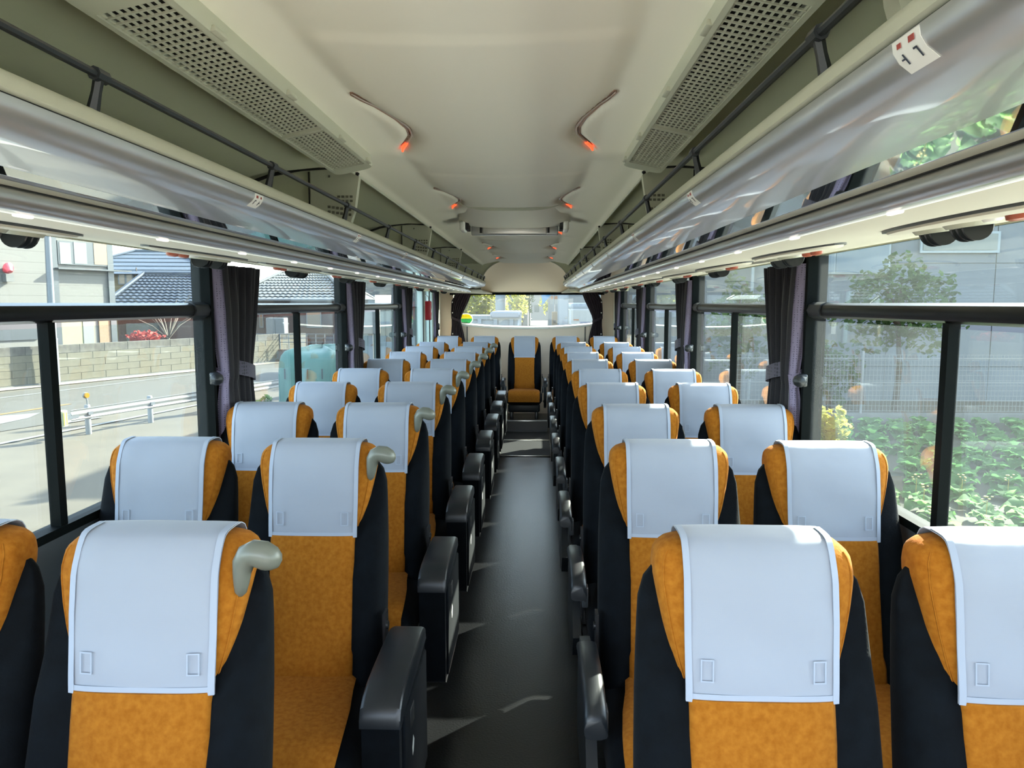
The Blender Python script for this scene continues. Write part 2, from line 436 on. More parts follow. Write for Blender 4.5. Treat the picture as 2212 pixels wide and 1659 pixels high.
# rear dome
b = B(); P = []
def dome_z(x, tt):
    top = 1.985 - .365 * tt ** 1.7
    q = min(1, abs(x) / .50)
    return 1.615 + (top - 1.615) * (1 - q ** 2.6) ** (1 / 2.6)
dx = [-.5 * math.cos(PI * i / 40) for i in range(41)]
for j in range(25):
    tt = j / 24; P.append([(x * (1 + .5 * tt), 8.40 + 1.58 * tt, dome_z(x, tt)) for x in dx])
b.grid(P); ob('rear_dome', b, mat('dome_cloth', (0.90, 0.78, 0.63), .6), ceiling, smooth=60)
for s in (-1, 1):
    b = B().sheet([[(s * .46, 8.05, 1.628), (s * .46, Y1, 1.618)], [(s * 1.2, 8.05, 1.66), (s * 1.2, Y1, 1.64)]], .012); ob('rear_soffit', b, BEIGE, ceiling)
# end bulkheads
for s in (-1, 1):
    b = B(); inner = [(s * abs(x), dome_z(x, 0)) for x in [.5, .495, .48, .46, .43, .40, .36, .32, .28]]
    P = [[(p[0], 8.39, p[1]) for p in inner], [(s * 1.15, 8.39, 1.62), (s * 1.16, 8.39, 1.65), (s * 1.16, 8.39, 1.70), (s * 1.15, 8.39, 1.76), (s * 1.05, 8.39, 1.84), (s * .9, 8.39, 1.90), (s * .7, 8.39, 1.93), (s * .55, 8.39, 1.935), (s * .48, 8.39, 1.94)]]
    b.sheet(P, .015); ob('end_bulkhead', b, RACKIN, ceiling)
    b = B().tube([(p[0] - s * .0, 8.375, p[1]) for p in inner], .006, 6); ob('bulkhead_bead', b, LIP, ceiling)

# ------------------------------------------------------------------ luggage racks
YE = [Y0, 1.0, 3.0, 5.0, 7.0, 7.70, 7.85, 8.0, 8.12, 8.24, 8.36]
def taper(s):
    def f(y, x, z):
        if y > 7.7:
            q = ((y - 7.7) / .66) ** 2
            ax = abs(x); ax += max(0, .62 - ax) * .55 * q
            return (s * ax, y, z - .0 * q)
        return (x, y, z)
    return f
DIV = [.80, 2.50, 4.22, 5.94, 7.55]
for s, nm in ((-1, 'left'), (1, 'right')):
    rk = thing('luggage_rack', 'long overhead luggage rack with silver underside on the %s' % nm, 'luggage rack', (0, 0, 0), 0)
    def pr(prof): return [(s * w, z) for w, z in prof]
    tp = taper(s)
    ob('rack_lip', B().prism(pr([(.440, 1.694), (.436, 1.704), (.426, 1.712), (.414, 1.7135), (.405, 1.709), (.400, 1.700), (.3985, 1.690), (.402, 1.6875), (.42, 1.688)]), YE, off=tp), LIP, rk, smooth=60)
    ob('lip_groove', B().prism(pr([(.404, 1.6885), (.404, 1.6845), (.42, 1.6845), (.42, 1.6885)]), YE, off=tp), SEAL, rk)
    ob('front_panel', B().prism(pr([(.401, 1.685), (.4025, 1.677), (.408, 1.669), (.418, 1.6615), (.432, 1.656), (.45, 1.652), (.475, 1.6485), (.50, 1.646), (.522, 1.6445), (.522, 1.66), (.43, 1.68)]), YE, off=tp), SILVER, rk, smooth=50)
    ob('mirror_strip', B().prism(pr([(.522, 1.6475), (.567, 1.6396), (.567, 1.655), (.522, 1.655)]), YE, off=tp), MIRROR, rk)
    ob('trim_strip', B().prism(pr([(.566, 1.650), (.5665, 1.6400), (.570, 1.6392), (.578, 1.6382), (.587, 1.6373), (.590, 1.650)]), YE, off=tp), LIP, rk)
    ob('trim_gap', B().prism(pr([(.586, 1.642), (.587, 1.6368), (.592, 1.6366), (.592, 1.645)]), YE, off=tp), SEAL, rk)
    ob('light_channel', B().prism(pr([(.5925, 1.6375), (.5900, 1.6335), (.5898, 1.6275), (.5915, 1.6205), (.596, 1.614), (.603, 1.6092), (.612, 1.6068), (.64, 1.62), (.63, 1.64)]), YE, off=tp), SILVER2, rk, smooth=60)
    ob('led_line', B().prism(pr([(.612, 1.6068), (.613, 1.6055), (.6165, 1.6053), (.619, 1.607)]), YE[:7]), LED, rk)
    ob('underside', B().prism(pr([(.619, 1.607), (.66, 1.6065), (.72, 1.611), (.80, 1.620), (.90, 1.633), (1.02, 1.648), (1.185, 1.664), (1.185, 1.69), (.62, 1.66)]), YE), BEIGE, rk, smooth=60)
    ob('rack_shelf', B().prism(pr([(.43, 1.690), (1.185, 1.70), (1.185, 1.69), (.43, 1.682)]), YE[:9]), RACKIN, rk)
    # rail and posts
    ob('rail', B().tube([(s * .408, Y0, 1.754), (s * .408, 7.7, 1.754), (s * .43, 8.05, 1.752), (s * .47, 8.34, 1.748)], .0052, 8), BLACKPL, rk)
    y = .32 if s < 0 else .21
    while y < 8.3:
        sx = .408 if y < 7.7 else .408 + .06 * ((y - 7.7) / .6)
        pb = B().tube([(s * (sx + .012), y, 1.708), (s * (sx + .005), y, 1.735), (s * sx, y, 1.756)], [.008, .006, .0065], 6)
        pb.tube([(s * sx, y - .012, 1.754), (s * sx, y + .012, 1.754)], .0085, 8)
        ob('rail_post', pb, BLACKPL, rk); y += .594 if y < 6.5 else .40
    # lamp dots along the led line
    y = .66
    while y < 8:
        ob('spot_lamp', B().rbox((s * .616, y, 1.605), (.010, .036, .005), .003, 2), mat('spot_lens', (.95, .9, .88), .2, emit=(1, .95, .9), estr=.22), rk); y += .40
    # rack dividers with speaker fronts
    for y in DIV[:4]:
        prof = [(.47, 1.885), (.468, 1.90), (.50, 1.916), (.58, 1.921), (.63, 1.919), (.635, 1.70), (.53, 1.70), (.505, 1.73), (.485, 1.79)]
        dv = ob('rack_divider', B().prism(pr(prof), [0, .012, .03]), LIP, rk, smooth=50, loc=(0, y, 0))
        ob('side_board', B().prism(pr([(.637, 1.919), (.75, 1.903), (.86, 1.868), (.98, 1.70), (.637, 1.70)]), [.006, .02]), RACKIN, dv)
        ob('edge_seal', B().tube([(s * .468, -.002, 1.905), (s * .50, -.002, 1.923), (s * .58, -.002, 1.928), (s * .66, -.002, 1.923), (s * .76, -.002, 1.906), (s * .87, -.002, 1.868), (s * .99, -.002, 1.70)], .006, 6), SEAL, dv)
        ob('joint_line', B().box((s * .636, -.001, 1.81), (.003, .004, .21)), SEAL, dv)
        hb = B()
        for i in range(6):
            for j in range(2): hb.box((s * (.50 + .014 * i), -.0015, 1.775 + .016 * j + .002 * i), (.009, .003, .008))
        for i in range(4):
            for j in range(2): hb.box((s * (.495 + .014 * i), -.0015, 1.82 + .014 * j), (.009, .003, .007))
        hb.box((s * .567, -.0015, 1.90), (.006, .003, .007))
        tag(ob('speaker_holes', hb, mat('speaker_hole', (.12, .12, .09), .8), dv), kind='stuff')
    # seat number labels under the lip
    for i in range(10):
        y = (.62 if s > 0 else .61) + .8 * i - (.0 if s < 0 else .02)
        if s < 0 and i == 0: continue
        lb = thing('seat_label', 'small white seat number label on %s rack, %s from the front' % (nm, ['first', 'second', 'third', 'fourth', 'fifth', 'sixth', 'seventh', 'eighth', 'ninth', 'tenth'][i - (1 if s < 0 else 0)]), 'label', (0, y, 0), 0, 'seat number labels')
        LP = [Vector((s * w_, 0, z_)) for w_, z_ in ((.4009, 1.6842), (.4021, 1.6766), (.4076, 1.6686), (.4177, 1.6610))]
        L = .042
        ob('plate', B().sheet([[(p.x, -L / 2, p.z), (p.x, L / 2, p.z)] for p in LP], .0004 * s), WHITE, lb)
        def mk(u0, u1, v0, v1, m_, n_):
            def pt(u, v):
                k_ = min(2, int(v)); p = LP[k_].lerp(LP[k_ + 1], v - k_)
                return (p.x - s * .0008, -L / 2 + L * u, p.z - .0008)
            ob(n_, B().sheet([[pt(u0, v0), pt(u0, v1)], [pt(u1, v0), pt(u1, v1)]], .0004), m_, lb)
        mk(.16, .36, .35, .95, REDINK, 'red_mark'); mk(.64, .78, .40, .90, REDINK, 'red_mark')
        mk(.20, .24, 1.45, 2.35, INK, 'numeral'); mk(.20, .32, 1.45, 1.62, INK, 'numeral'); mk(.68, .72, 1.45, 2.35, INK, 'numeral'); mk(.68, .80, 1.8, 1.95, INK, 'numeral')

# ------------------------------------------------------------------ duct panels with grilles
rowname = ['first', 'second', 'third', 'fourth', 'fifth', 'sixth', 'seventh', 'eighth', 'ninth', 'tenth']
lbar = B().box((0, 0, 0), (.0034, 1.20, .003)).mesh('grille_bar_long', LIP, 0)
cbar = B().box((0, 0, 0), (.096, .0040, .003)).mesh('grille_bar_cross', LIP, 0)
for s, nm in ((-1, 'left'), (1, 'right')):
    g = thing('air_duct_panel', 'slatted cream air duct panel on the %s of the ceiling' % nm, 'vent panel', (s * .445, 1.66, 1.898))
    tilt = Matrix.Rotation(s * R(12), 3, 'Y')
    g.rotation_euler = (0, s * R(12), 0)
    def ring(hx, hy, z, r, n=5):
        o = []
        for cx, cy, a0 in ((1, 1, 0), (-1, 1, PI / 2), (-1, -1, PI), (1, -1, 1.5 * PI)):
            for i in range(n + 1):
                a = a0 + PI / 2 * i / n; o.append((cx * (hx - r) + r * math.cos(a), cy * (hy - r) + r * math.sin(a), z))
        return o
    ho = [ring(.062, .69, .03, .03), ring(.062, .69, -.004, .03), ring(.058, .686, -.010, .028), ring(.0485, .605, -.011, .003), ring(.0485, .605, .012, .003)]
    ob('duct_frame', B().loft(ho, cap=False), LIP, g)
    ob('duct_backing', B().box((0, 0, .016), (.1, 1.22, .006)), DARKHOLE, g)
    for i in range(9):
        link('grille_bar', lbar, g, (-.0455 + .091 * i / 8, 0, -.006))
    for i in range(57):
        link('grille_bar', cbar, g, (0, -.60 + 1.20 * i / 56, -.007))
    ob('grille_rib', B().box((0, .16, -.009), (.098, .012, .009)), LIP, g)
    for y in (-.45, -.1, .3, .6): ob('clip_tab', B().rbox((-s * .062, y, -.006), (.012, .05, .010), .003, 2), LIP, g)

# ------------------------------------------------------------------ ceiling lamps
for s, nm in ((-1, 'left'), (1, 'right')):
    for k in range(5):
        y0 = 1.67 + T * k
        lp = thing('ceiling_lamp', 'curved reading-glow lamp with orange tip, %s side, %s bay from the front' % (nm, rowname[k]), 'ceiling lamp', (0, y0, 1.93))
        path = [(s * (wy(y0 + q) + .003), q, ceil_z(s * (wy(y0 + q) + .003), y0 + q) - 1.93 - .006) for q in [.05 + .58 * i / 24 for i in range(25)]]
        ob('reflector', B().tube(path, [.0012 + .0022 * min(1, i / 12) for i in range(25)], 8), CHROME, lp)
        ob('lamp_wall', B().sheet([[(x - s * (.002 + .010 * min(1, i_ / 14)), y, z + .010), (x - s * .003, y, z + .004), (x + s * .003, y, z + .004), (x + s * (.002 + .008 * min(1, i_ / 14)), y, z - .002)] for i_, (x, y, z) in enumerate(path)], .002), mat('lamp_wall', (.28, .16, .11), .4), lp)
        q = [.60, .625, .65, .668]
        pt = [(s * (wy(y0 + t_) + .003), t_, ceil_z(s * (wy(y0 + t_) + .003), y0 + t_) - 1.93 - .009) for t_ in q]
        ob('orange_bulb', B().tube(pt, [.005, .0058, .0055, .0035], 10), ORLAMP, lp)
# ------------------------------------------------------------------ fold-down monitor
m = thing('ceiling_monitor', 'silver fold-down monitor folded up under the ceiling housing', 'monitor', (0, 4.1, 1.90))
b = B(); P = []
for j in range(9):
    tt = j / 8; P.append([(x * (.8 + .2 * tt), -.50 + .62 * tt, .034 - .024 * tt ** 1.4 + .035 * (abs(x) / .31) ** 4) for x in [-.31 + .62 * i / 24 for i in range(25)]])
b.sheet(P, .01); ob('housing', b, CEIL, m)
b = B(); P = []
for i in range(25):
    x = -.31 + .62 * i / 24; q = (abs(x) / .31) ** 4
    P.append([(x * .8, -.512, .032 + .035 * q), (x * .8, -.506, .020 + .035 * q), (x * .8, -.49, .024 + .035 * q)])
b.sheet(P, .006); ob('housing_rim', b, LIP, m)
ob('bezel', B().rbox((0, .155, -.010), (.49, .05, .050), .006), SILVER, m)
ob('screen_back', B().rbox((0, .127, -.011), (.36, .012, .042), .004), SILVER2, m)
for s in (-1, 1):
    ob('slot', B().box((s * .19, .126, -.008), (.012, .014, .034)), SEAL, m)
    ob('side_arm', B().rbox((s * .285, .09, .004), (.03, .16, .05), .01), WHITE, m)
    ob('arm_gap', B().box((s * .259, .10, .006), (.016, .12, .04)), SEAL, m)

# ------------------------------------------------------------------ oval service panels (one for each pair of seats)
ROWY = [1.285] + [1.345 + .8 * i for i in range(1, 9)]
def service_panel(s):
    o = link('service_panel', None)
    def el(z, k, n=28): return [(.085 * k * math.cos(2 * PI * i / n), .27 * k * math.sin(2 * PI * i / n), z) for i in range(n)]
    ob('gasket', B().loft([el(.006, 1.03), el(-.002, 1.03)]), DARKGREY, o)
    ob('oval_plate', B().loft([el(-.001, .99), el(-.006, .96), el(-.009, .82)]), BEIGE, o)
    for y in (.12, .02):
        v = ob('air_nozzle', B().tube([(0, y, -.007), (0, y, -.016)], [.043, .036], 16), LIP, o)
        for i in range(3):
            n = 12
            prof = [(.027 * math.cos(PI * q / n), -.014 - .026 * math.sin(PI * q / n)) for q in range(n + 1)]
            bb = B(); bb.sheet([[(p[0], y - .020 + .017 * i, p[1]) for p in prof], [(p[0] * .96, y - .014 + .017 * i, -.013) for p in prof]], .0025)
            ob('nozzle_blade', bb, BLACKPL, v)
    for y in (-.10, -.16): ob('call_button', B().tube([(0, y, -.008), (0, y, -.016), (0, y, -.019)], [.016, .015, .008], 12), mat('orange_button', (.35, .07, .03), .35), o)
    ob('reading_lens', B().tube([(0, -.04, -.008), (0, -.04, -.013)], [.017, .012], 12), WHITE, o)
    return o
for s, nm in ((-1, 'left'), (1, 'right')):
    p0 = service_panel(s)
    for i, y in enumerate(ROWY):
        o = p0 if i == 0 else copy_tree(p0)
        o.location = (s * .84, y - .03, 1.6225); o.rotation_euler = (0, -s * R(7), 0)
        tag(o, 'oval air nozzle panel under the %s rack above the %s seat row' % (nm, rowname[i]), 'vent panel', 'oval service panels')

# ------------------------------------------------------------------ floor details
hatch = thing('floor_hatch', 'dark floor hatch framed by silver strips near the rear seats', 'floor hatch', (.02, 7.5, 0))
ob('hatch_plate', B().box((0, 0, .004), (.50, .80, .008)), mat('hatch_vinyl', (.004, .0042, .005), .6, spec=.25, c2=(.008, .0085, .010), scale=120, bump=.1), hatch)
for y in (-.41, .40, .43): ob('edge_strip', B().rbox((0, y, .008), (.54, .018, .012), .003, 2), STRIP, hatch)
for x in (-.26, .26): ob('edge_strip', B().rbox((x, 0, .008), (.018, .80, .012), .003, 2), STRIP, hatch)
st = thing('rear_step', 'black raised step with silver nosing before the rear bench', 'step', (0, 8.56, 0))
ob('step_block', B().box((0, 0, .065), (.52, .11, .13)), FLOOR, st)
ob('step_nosing', B().rbox((0, -.05, .125), (.52, .03, .022), .005, 2), STRIP, st)
ob('step_line', B().box((0, -.06, .012), (.52, .012, .012)), DARKGREY, st)

# ================================================================== SEATS
def lean(z): return -.22 * max(0, 1.06 - z) ** 1.0 * .95
A_BACK = [(.34, .200), (.45, .208), (.65, .209), (.80, .206), (.90, .202), (.96, .198), (.995, .188), (1.015, .172), (1.028, .150), (1.036, .11)]
A_HEAD = [(.75, .112), (.79, .119), (.82, .129), (.86, .142), (.90, .153), (.95, .164), (.985, .170), (1.01, .1735), (1.04, .171), (1.052, .164), (1.061, .153), (1.067, .138), (1.071, .115)]
D_HEAD = [(.75, .042), (.84, .056), (.95, .068), (1.02, .068), (1.05, .058), (1.061, .048), (1.067, .038), (1.071, .022)]
HY = .018
def head_front(x, z, aa=None):
    a = aa or max(interp(A_HEAD, z), .165); d = interp(D_HEAD, z)
    q = min(.97, abs(x) / a)
    return lean(z) + HY - d * (1 - q ** 3.6) ** (1 / 3.6)
def seat_parts(parent, kind):
    # kind: 'aisle_left', 'window_left', 'aisle_right', 'window_right', 'centre'
    key = 'shared'
    def sh(nm, fn, mt, smooth=50):   # one mesh for all seats
        k = nm + ('' if not nm.startswith('side_') else kind)
        if k not in SM: SM[k] = fn().mesh(nm, mt, smooth)
        return SM[k]
    def back():
        b = B(); rings = []
        zs = [.34, .40, .5, .6, .7, .8, .86, .92, .96, .98, .995, 1.005, 1.015, 1.022, 1.028, 1.033, 1.036]
        for z in zs:
            a = interp(A_BACK, z); d = .058 if z < .9 else .058 - .03 * ((z - .9) / .136) ** 2
            df = d - .034 * sst(.76, .90, z)
            if z < .5: d += .012
            rg = []; n = 44
            for i in range(n):
                th = 2 * PI * i / n; c, s_ = math.cos(th), math.sin(th)
                x = a * math.copysign(abs(c) ** .5, c); y = (d if s_ > 0 else df) * math.copysign(abs(s_) ** .6, s_)
                if y < 0: y -= .024 * sst(.55, .78, abs(x) / a) * sst(.92, .74, z) * (1 - sst(.9, 1.0, abs(x) / a) * .6)
                rg.append((x, lean(z) + .016 + y, z))
            rings.append(rg)
        return b.loft(rings)
    def head():
        b = B(); rings = []
        for z in [.75, .78, .81, .84, .87, .90, .93, .96, .985, 1.005, 1.02, 1.032, 1.042, 1.05, 1.056, 1.061, 1.0645, 1.067, 1.0695, 1.071]:
            a = interp(A_HEAD, z); d = interp(D_HEAD, z); rg = []; n = 48
            for i in range(n):
                th = 2 * PI * i / n; c, s_ = math.cos(th), math.sin(th); e = 2 / 3.6
                x = a * math.copysign(abs(c) ** e, c); y = d * math.copysign(abs(s_) ** e, s_)
                if z < .9 and y > 0: y *= .5
                rg.append((x, lean(z) + HY + y, z))
            rings.append(rg)
        return b.loft(rings)
    def cover_pts(off, xs, zlo=.815, zback=.84):
        rows = []
        zf = [zlo + (1.045 - zlo) * i / 14 for i in range(15)] + [1.052, 1.058, 1.063, 1.067, 1.070]
        for z in zf:
            rows.append([(x, head_front(x, z) - off - (.004 * sst(.93, .815, z)), z + off * sst(1.04, 1.07, z)) for x in xs])
        ztop = 1.0725
        for q in (.2, .5, .8):
            yf = head_front(0, 1.0705); yb = lean(1.07) + HY + .022
            rows.append([(x, yf + (yb - yf) * q, ztop + off - .002 * (abs(x) / .14) ** 4) for x in xs])
        for z in [1.069, 1.063, 1.055, 1.045, 1.02, .98, .94, .90, zback]:
            d = interp(D_HEAD, z)
            rows.append([(x, lean(z) + HY + d * (1 - min(.95, abs(x) / max(interp(A_HEAD, z), .165)) ** 3.6) ** (1 / 3.6) + off, z + off * sst(1.04, 1.07, z)) for x in xs])
        return rows
    def wr(x, z): return .0016 * math.sin(31 * x + 17 * z) * math.sin(23 * z - 9 * x + 1)
    def cover():
        xs = [-.129 + .258 * i / 16 for i in range(17)]
        P = cover_pts(.006, xs)
        P = [[(x * (1 - .015 * sst(.95, .815, z)), y - wr(x, z) * 1.1, z) for x, y, z in r] for r in P]
        return B().sheet(P, -.0018)
    def hem():
        b = B()
        for s_ in (-1, 1):
            P = cover_pts(.0092, [s_ * .118, s_ * .122, s_ * .126, s_ * .129]); P = [[(x * (1 - .015 * sst(.95, .815, z)), y, z) for x, y, z in r] for r in P[:-9]]
            b.sheet(P, -.0012 * s_)
        P = cover_pts(.0092, [-.129 + .258 * i / 16 for i in range(17)])[:2]
        b.sheet([[(x * .985, y - .0006, .815 + .0145 * i) for x, y, z in P[i]] for i in range(2)], .0012)
        return b
    def velcro(sx):
        def f():
            b = B(); x0, x1, z0, z1 = sx * .093 - .0110, sx * .093 + .0110, .850, .888
            for (xa, xb, za, zb_) in ((x0, x1, z0, z0 + .0025), (x0, x1, z1 - .0025, z1), (x0, x0 + .0025, z0, z1), (x1 - .0025, x1, z0, z1)):
                b.sheet([[(xa, head_front(xa, za) - .0145, za), (xa, head_front(xa, zb_) - .0145, zb_)], [(xb, head_front(xb, za) - .0145, za), (xb, head_front(xb, zb_) - .0145, zb_)]], -.001)
            return b
        return f
    def panel():
        b = B(); rings = []
        for i in range(16):
            z = .40 + .42 * i / 15; a = .127 - .006 * i / 15; yf = lean(z) + .016 - .066
            if z < .5: yf -= .010
            rings.append([(-a, yf + .03, z), (-a, yf + .010, z), (-a * .93, yf + .002, z), (-a * .5, yf - .002, z), (0, yf - .003, z), (a * .5, yf - .002, z), (a * .93, yf + .002, z), (a, yf + .010, z), (a, yf + .03, z)])
        return b.loft(rings)
    def piping(s_):
        def f():
            pts = []
            for z in [.775, .80, .84, .88, .92, .96, 1.0, 1.02, 1.035, 1.046, 1.053]:
                a = interp(A_HEAD, z); x = a * .925
                pts.append((s_ * x, lean(z) + HY - interp(D_HEAD, z) * (1 - .925 ** 3.6) ** (1 / 3.6) - .0005, z))
            return B().tube(pts, .0017, 6)
        return f
    def cushion():
        b = B(); rings = []
        for y, zt, zb_, a in [(-.05, .40, .30, .19), (-.08, .425, .29, .208), (-.2, .425, .29, .212), (-.35, .435, .29, .214), (-.48, .445, .29, .214), (-.54, .438, .29, .212), (-.575, .415, .295, .206), (-.588, .38, .31, .198)]:
            rg = []; n = 28; zc = (zt + zb_) / 2; hz = (zt - zb_) / 2
            for i in range(n):
                th = 2 * PI * i / n; c, s_ = math.cos(th), math.sin(th)
                rg.append((a * math.copysign(abs(c) ** .45, c), y, zc + hz * math.copysign(abs(s_) ** .5, s_)))
            rings.append(rg)
        return b.loft(rings)
    def cpanel():
        P = []
        for y, z, a in [(-.13, .433, .125), (-.25, .436, .14), (-.36, .444, .16), (-.48, .452, .175), (-.54, .447, .18), (-.578, .425, .182), (-.594, .39, .182), (-.596, .33, .18)]:
            P.append([(a * t_, y + (.004 if abs(t_) == 1 else 0) * (1 if y < -.56 else 0), z - (.006 if abs(t_) == 1 and y > -.56 else 0)) for t_ in (-1, -.94, -.5, 0, .5, .94, 1)])
        return B().sheet(P, .012)
    def base():
        b = B().rbox((0, -.28, .245), (.38, .44, .10), .02); return b
    def leg(s_):
        return lambda: B().rbox((s_ * .15, -.28, .1), (.04, .34, .20), .01)
    def bracket(s_):
        return lambda: B().prism([(s_ * .213, .28), (s_ * .213, .62), (s_ * .221, .62), (s_ * .221, .28)], [-.17, -.125]).tube([(s_ * .215, -.147, .58), (s_ * .226, -.147, .58)], .012, 10)
    ob2 = lambda nm, me, par=parent: link(nm, me, par)
    ob2('backrest', sh('backrest', back, NAVY)); h = ob2('headrest', sh('headrest', head, ORANGE))
    ob2('piping', sh('piping_l', piping(-1), ORANGE), h); ob2('piping', sh('piping_r', piping(1), ORANGE), h)
    c = ob2('headrest_cover', sh('cover', cover, COVER)); c['label'] = 'white cloth headrest cover'
    ob2('hem', sh('hem', hem, HEM), c); ob2('velcro_patch', sh('velcro_l', velcro(-1), HEM), c); ob2('velcro_patch', sh('velcro_r', velcro(1), HEM), c)
    ob2('back_panel', sh('panel', panel, ORANGE)); ob2('cushion', sh('cushion', cushion, NAVY)); ob2('cushion_panel', sh('cpanel', cpanel, ORANGE))
    ob2('seat_base', sh('base', base, BLACKPL)); ob2('leg', sh('leg_l', leg(-1), BLACKMET)); ob2('leg', sh('leg_r', leg(1), BLACKMET))
    sd = {'aisle_left': 1, 'window_left': 1, 'aisle_right': -1, 'window_right': -1, 'centre': 1}[kind]
    ob2('hinge_bracket', sh('bracket%d' % sd, bracket(sd), BLACKMET))
    if kind in ('aisle_left',):
        # boxed aisle armrest with a folding table inside
        def boxa():
            pr_ = [(-.155, .20), (-.52, .18), (-.545, .195), (-.545, .512), (-.52, .513), (-.155, .55)]
            return B().add([(.240, y, z) for y, z in pr_] + [(.328, y, z) for y, z in pr_], [tuple(range(6)), tuple(range(6, 12))] + [(i, (i + 1) % 6, 6 + (i + 1) % 6, 6 + i) for i in range(6)])
        def cap():
            pro = [(-.549, .512), (-.549, .535), (-.538, .558), (-.512, .576), (-.47, .587), (-.40, .592), (-.30, .594), (-.19, .592), (-.158, .582), (-.150, .545)]
            rings = []
            for x, k in ((.236, .0), (.2365, .5), (.240, .82), (.247, 1.0), (.320, 1.0), (.328, .82), (.3315, .5), (.332, .0)):
                rings.append([(x, y, .512 + (z - .512) * (.78 + .22 * k) if i not in (0, 9) else z) for i, (y, z) in enumerate(pro)])
            return B().loft(rings)
        a_ = ob2('armrest_box', sh('armbox', boxa, NAVY)); a_['label'] = 'boxed black aisle armrest'
        ob2('armrest_cap', sh('armcap', cap, BLACKPL, 30), a_)
        ob2('table_panel', sh('armpan', lambda: B().rbox((.331, -.345, .365), (.010, .34, .32), .004, 2), NAVY), a_)
        ob2('pull_recess', sh('armpull', lambda: B().rbox((.336, -.42, .475), (.004, .05, .05), .002, 2), SEAL), a_)
        ob2('maker_mark', sh('armmark', lambda: B().add([(.3375, -.43, .395), (.3375, -.415, .42), (.3375, -.40, .40), (.3375, -.412, .375), (.3375, -.425, .37)], [(0, 1, 2, 3, 4)]), WHITE), a_)
    if kind == 'aisle_left' or kind == 'door':
        ob2('grab_handle', sh('grip', lambda: B().tube([(.158, -.040, .972), (.160, -.043, .980), (.163, -.046, .996), (.165, -.047, 1.014), (.168, -.046, 1.032), (.176, -.045, 1.044), (.188, -.045, 1.049), (.202, -.045, 1.047), (.213, -.044, 1.040), (.220, -.043, 1.033), (.2245, -.0425, 1.0275), (.2270, -.042, 1.0240)], [.005, .0105, .0135, .0155, .0190, .0225, .0240, .0245, .0235, .0195, .0125, .003], 20), GRIP, 60))
    if kind in ('aisle_right', 'centre'):
        sides = (-1,) if kind == 'aisle_right' else (1, -1)
        for s_ in sides:
            off = .252
            def pad():
                rings = []
                for y, zt, th in [(-.24, .578, .03), (-.26, .588, .036), (-.38, .594, .036), (-.49, .590, .042), (-.545, .578, .056), (-.568, .562, .060), (-.576, .548, .045)]:
                    n = 14; rings.append([(s_ * off + .027 * math.copysign(abs(math.cos(2 * PI * i / n)) ** .6, math.cos(2 * PI * i / n)), y, zt - th / 2 + th / 2 * math.copysign(abs(math.sin(2 * PI * i / n)) ** .6, math.sin(2 * PI * i / n))) for i in range(n)])
                return B().loft(rings)
            def shell():
                pr_ = [(-.10, .24), (-.30, .22), (-.46, .26), (-.50, .34), (-.42, .44), (-.32, .52), (-.25, .572), (-.17, .56), (-.10, .45)]
                n = len(pr_); x0, x1 = s_ * off - .014, s_ * off + .014
                return B().add([(x0, y, z) for y, z in pr_] + [(x1, y, z) for y, z in pr_], [tuple(range(n)), tuple(range(n, 2 * n))] + [(i, (i + 1) % n, n + (i + 1) % n, n + i) for i in range(n)])
            a_ = ob2('armrest', sh('armshell%d' % s_, shell, BLACKPL)); ob2('armrest_pad', sh('armpad%d' % s_, pad, BLACKPL), a_)
            ob2('buckle', sh('buckle%d' % s_, lambda: B().rbox((s_ * (off - .03), -.42, .46), (.022, .05, .075), .006, 2), DARKGREY), a_)
            ob2('buckle_slot', sh('bslot%d' % s_, lambda: B().box((s_ * (off - .03), -.4455, .465), (.006, .003, .035)), SEAL), a_)
            ob2('recline_lever', sh('lever%d' % s_, lambda: B().rbox((s_ * (off - .01), -.43, .32), (.025, .05, .028), .007, 2), BLACKPL), a_)
SM = {}
def seat(x, y, kind, label, group, z=0.0):
    o = thing('coach_seat', label, 'seat', (x, y, z), 0, group)
    seat_parts(o, kind)
    return o
COLS = [(-.965, 'window_left', 'left window'), (-.512, 'aisle_left', 'left aisle'), (.512, 'aisle_right', 'right aisle'), (.965, 'window_right', 'right window')]
for i, y in enumerate(ROWY):
    for x, kind, nm in COLS:
        dx_ = random.uniform(-.006, .006); dy_ = random.uniform(-.01, .01)
        if i == 0 and x < 0: dx_ = -.042 if x > -.8 else -.018
        if i == 0 and x > 0: dx_ = -.010
        extra = ' with grab handle' if kind == 'aisle_left' else ''
        s_ = seat(x + dx_, y + dy_, kind, 'orange and navy seat%s, %s column, %s row from front' % (extra, nm, rowname[i]), 'coach seats in rows')
for x, kind, nm in [(-.972, 'window_left', 'leftmost'), (-.515, 'window_left', 'second from left'), (-.016, 'centre', 'middle, at the end of the aisle'), (.497, 'window_right', 'second from right'), (.965, 'window_right', 'rightmost')]:
    seat(x, 9.22, kind, 'orange and navy seat on the rear bench, %s' % nm, 'rear bench seats', 0.0)
g = ob('grab_handle', B().tube([(-.19, -.02, 1.0), (-.20, -.03, 1.03), (-.22, -.03, 1.04), (-.25, -.03, 1.03)], [.01, .016, .018, .012], 10), GRIP, [o for o in col.objects if o.get('label', '').endswith('left window column, ninth row from front')][0])

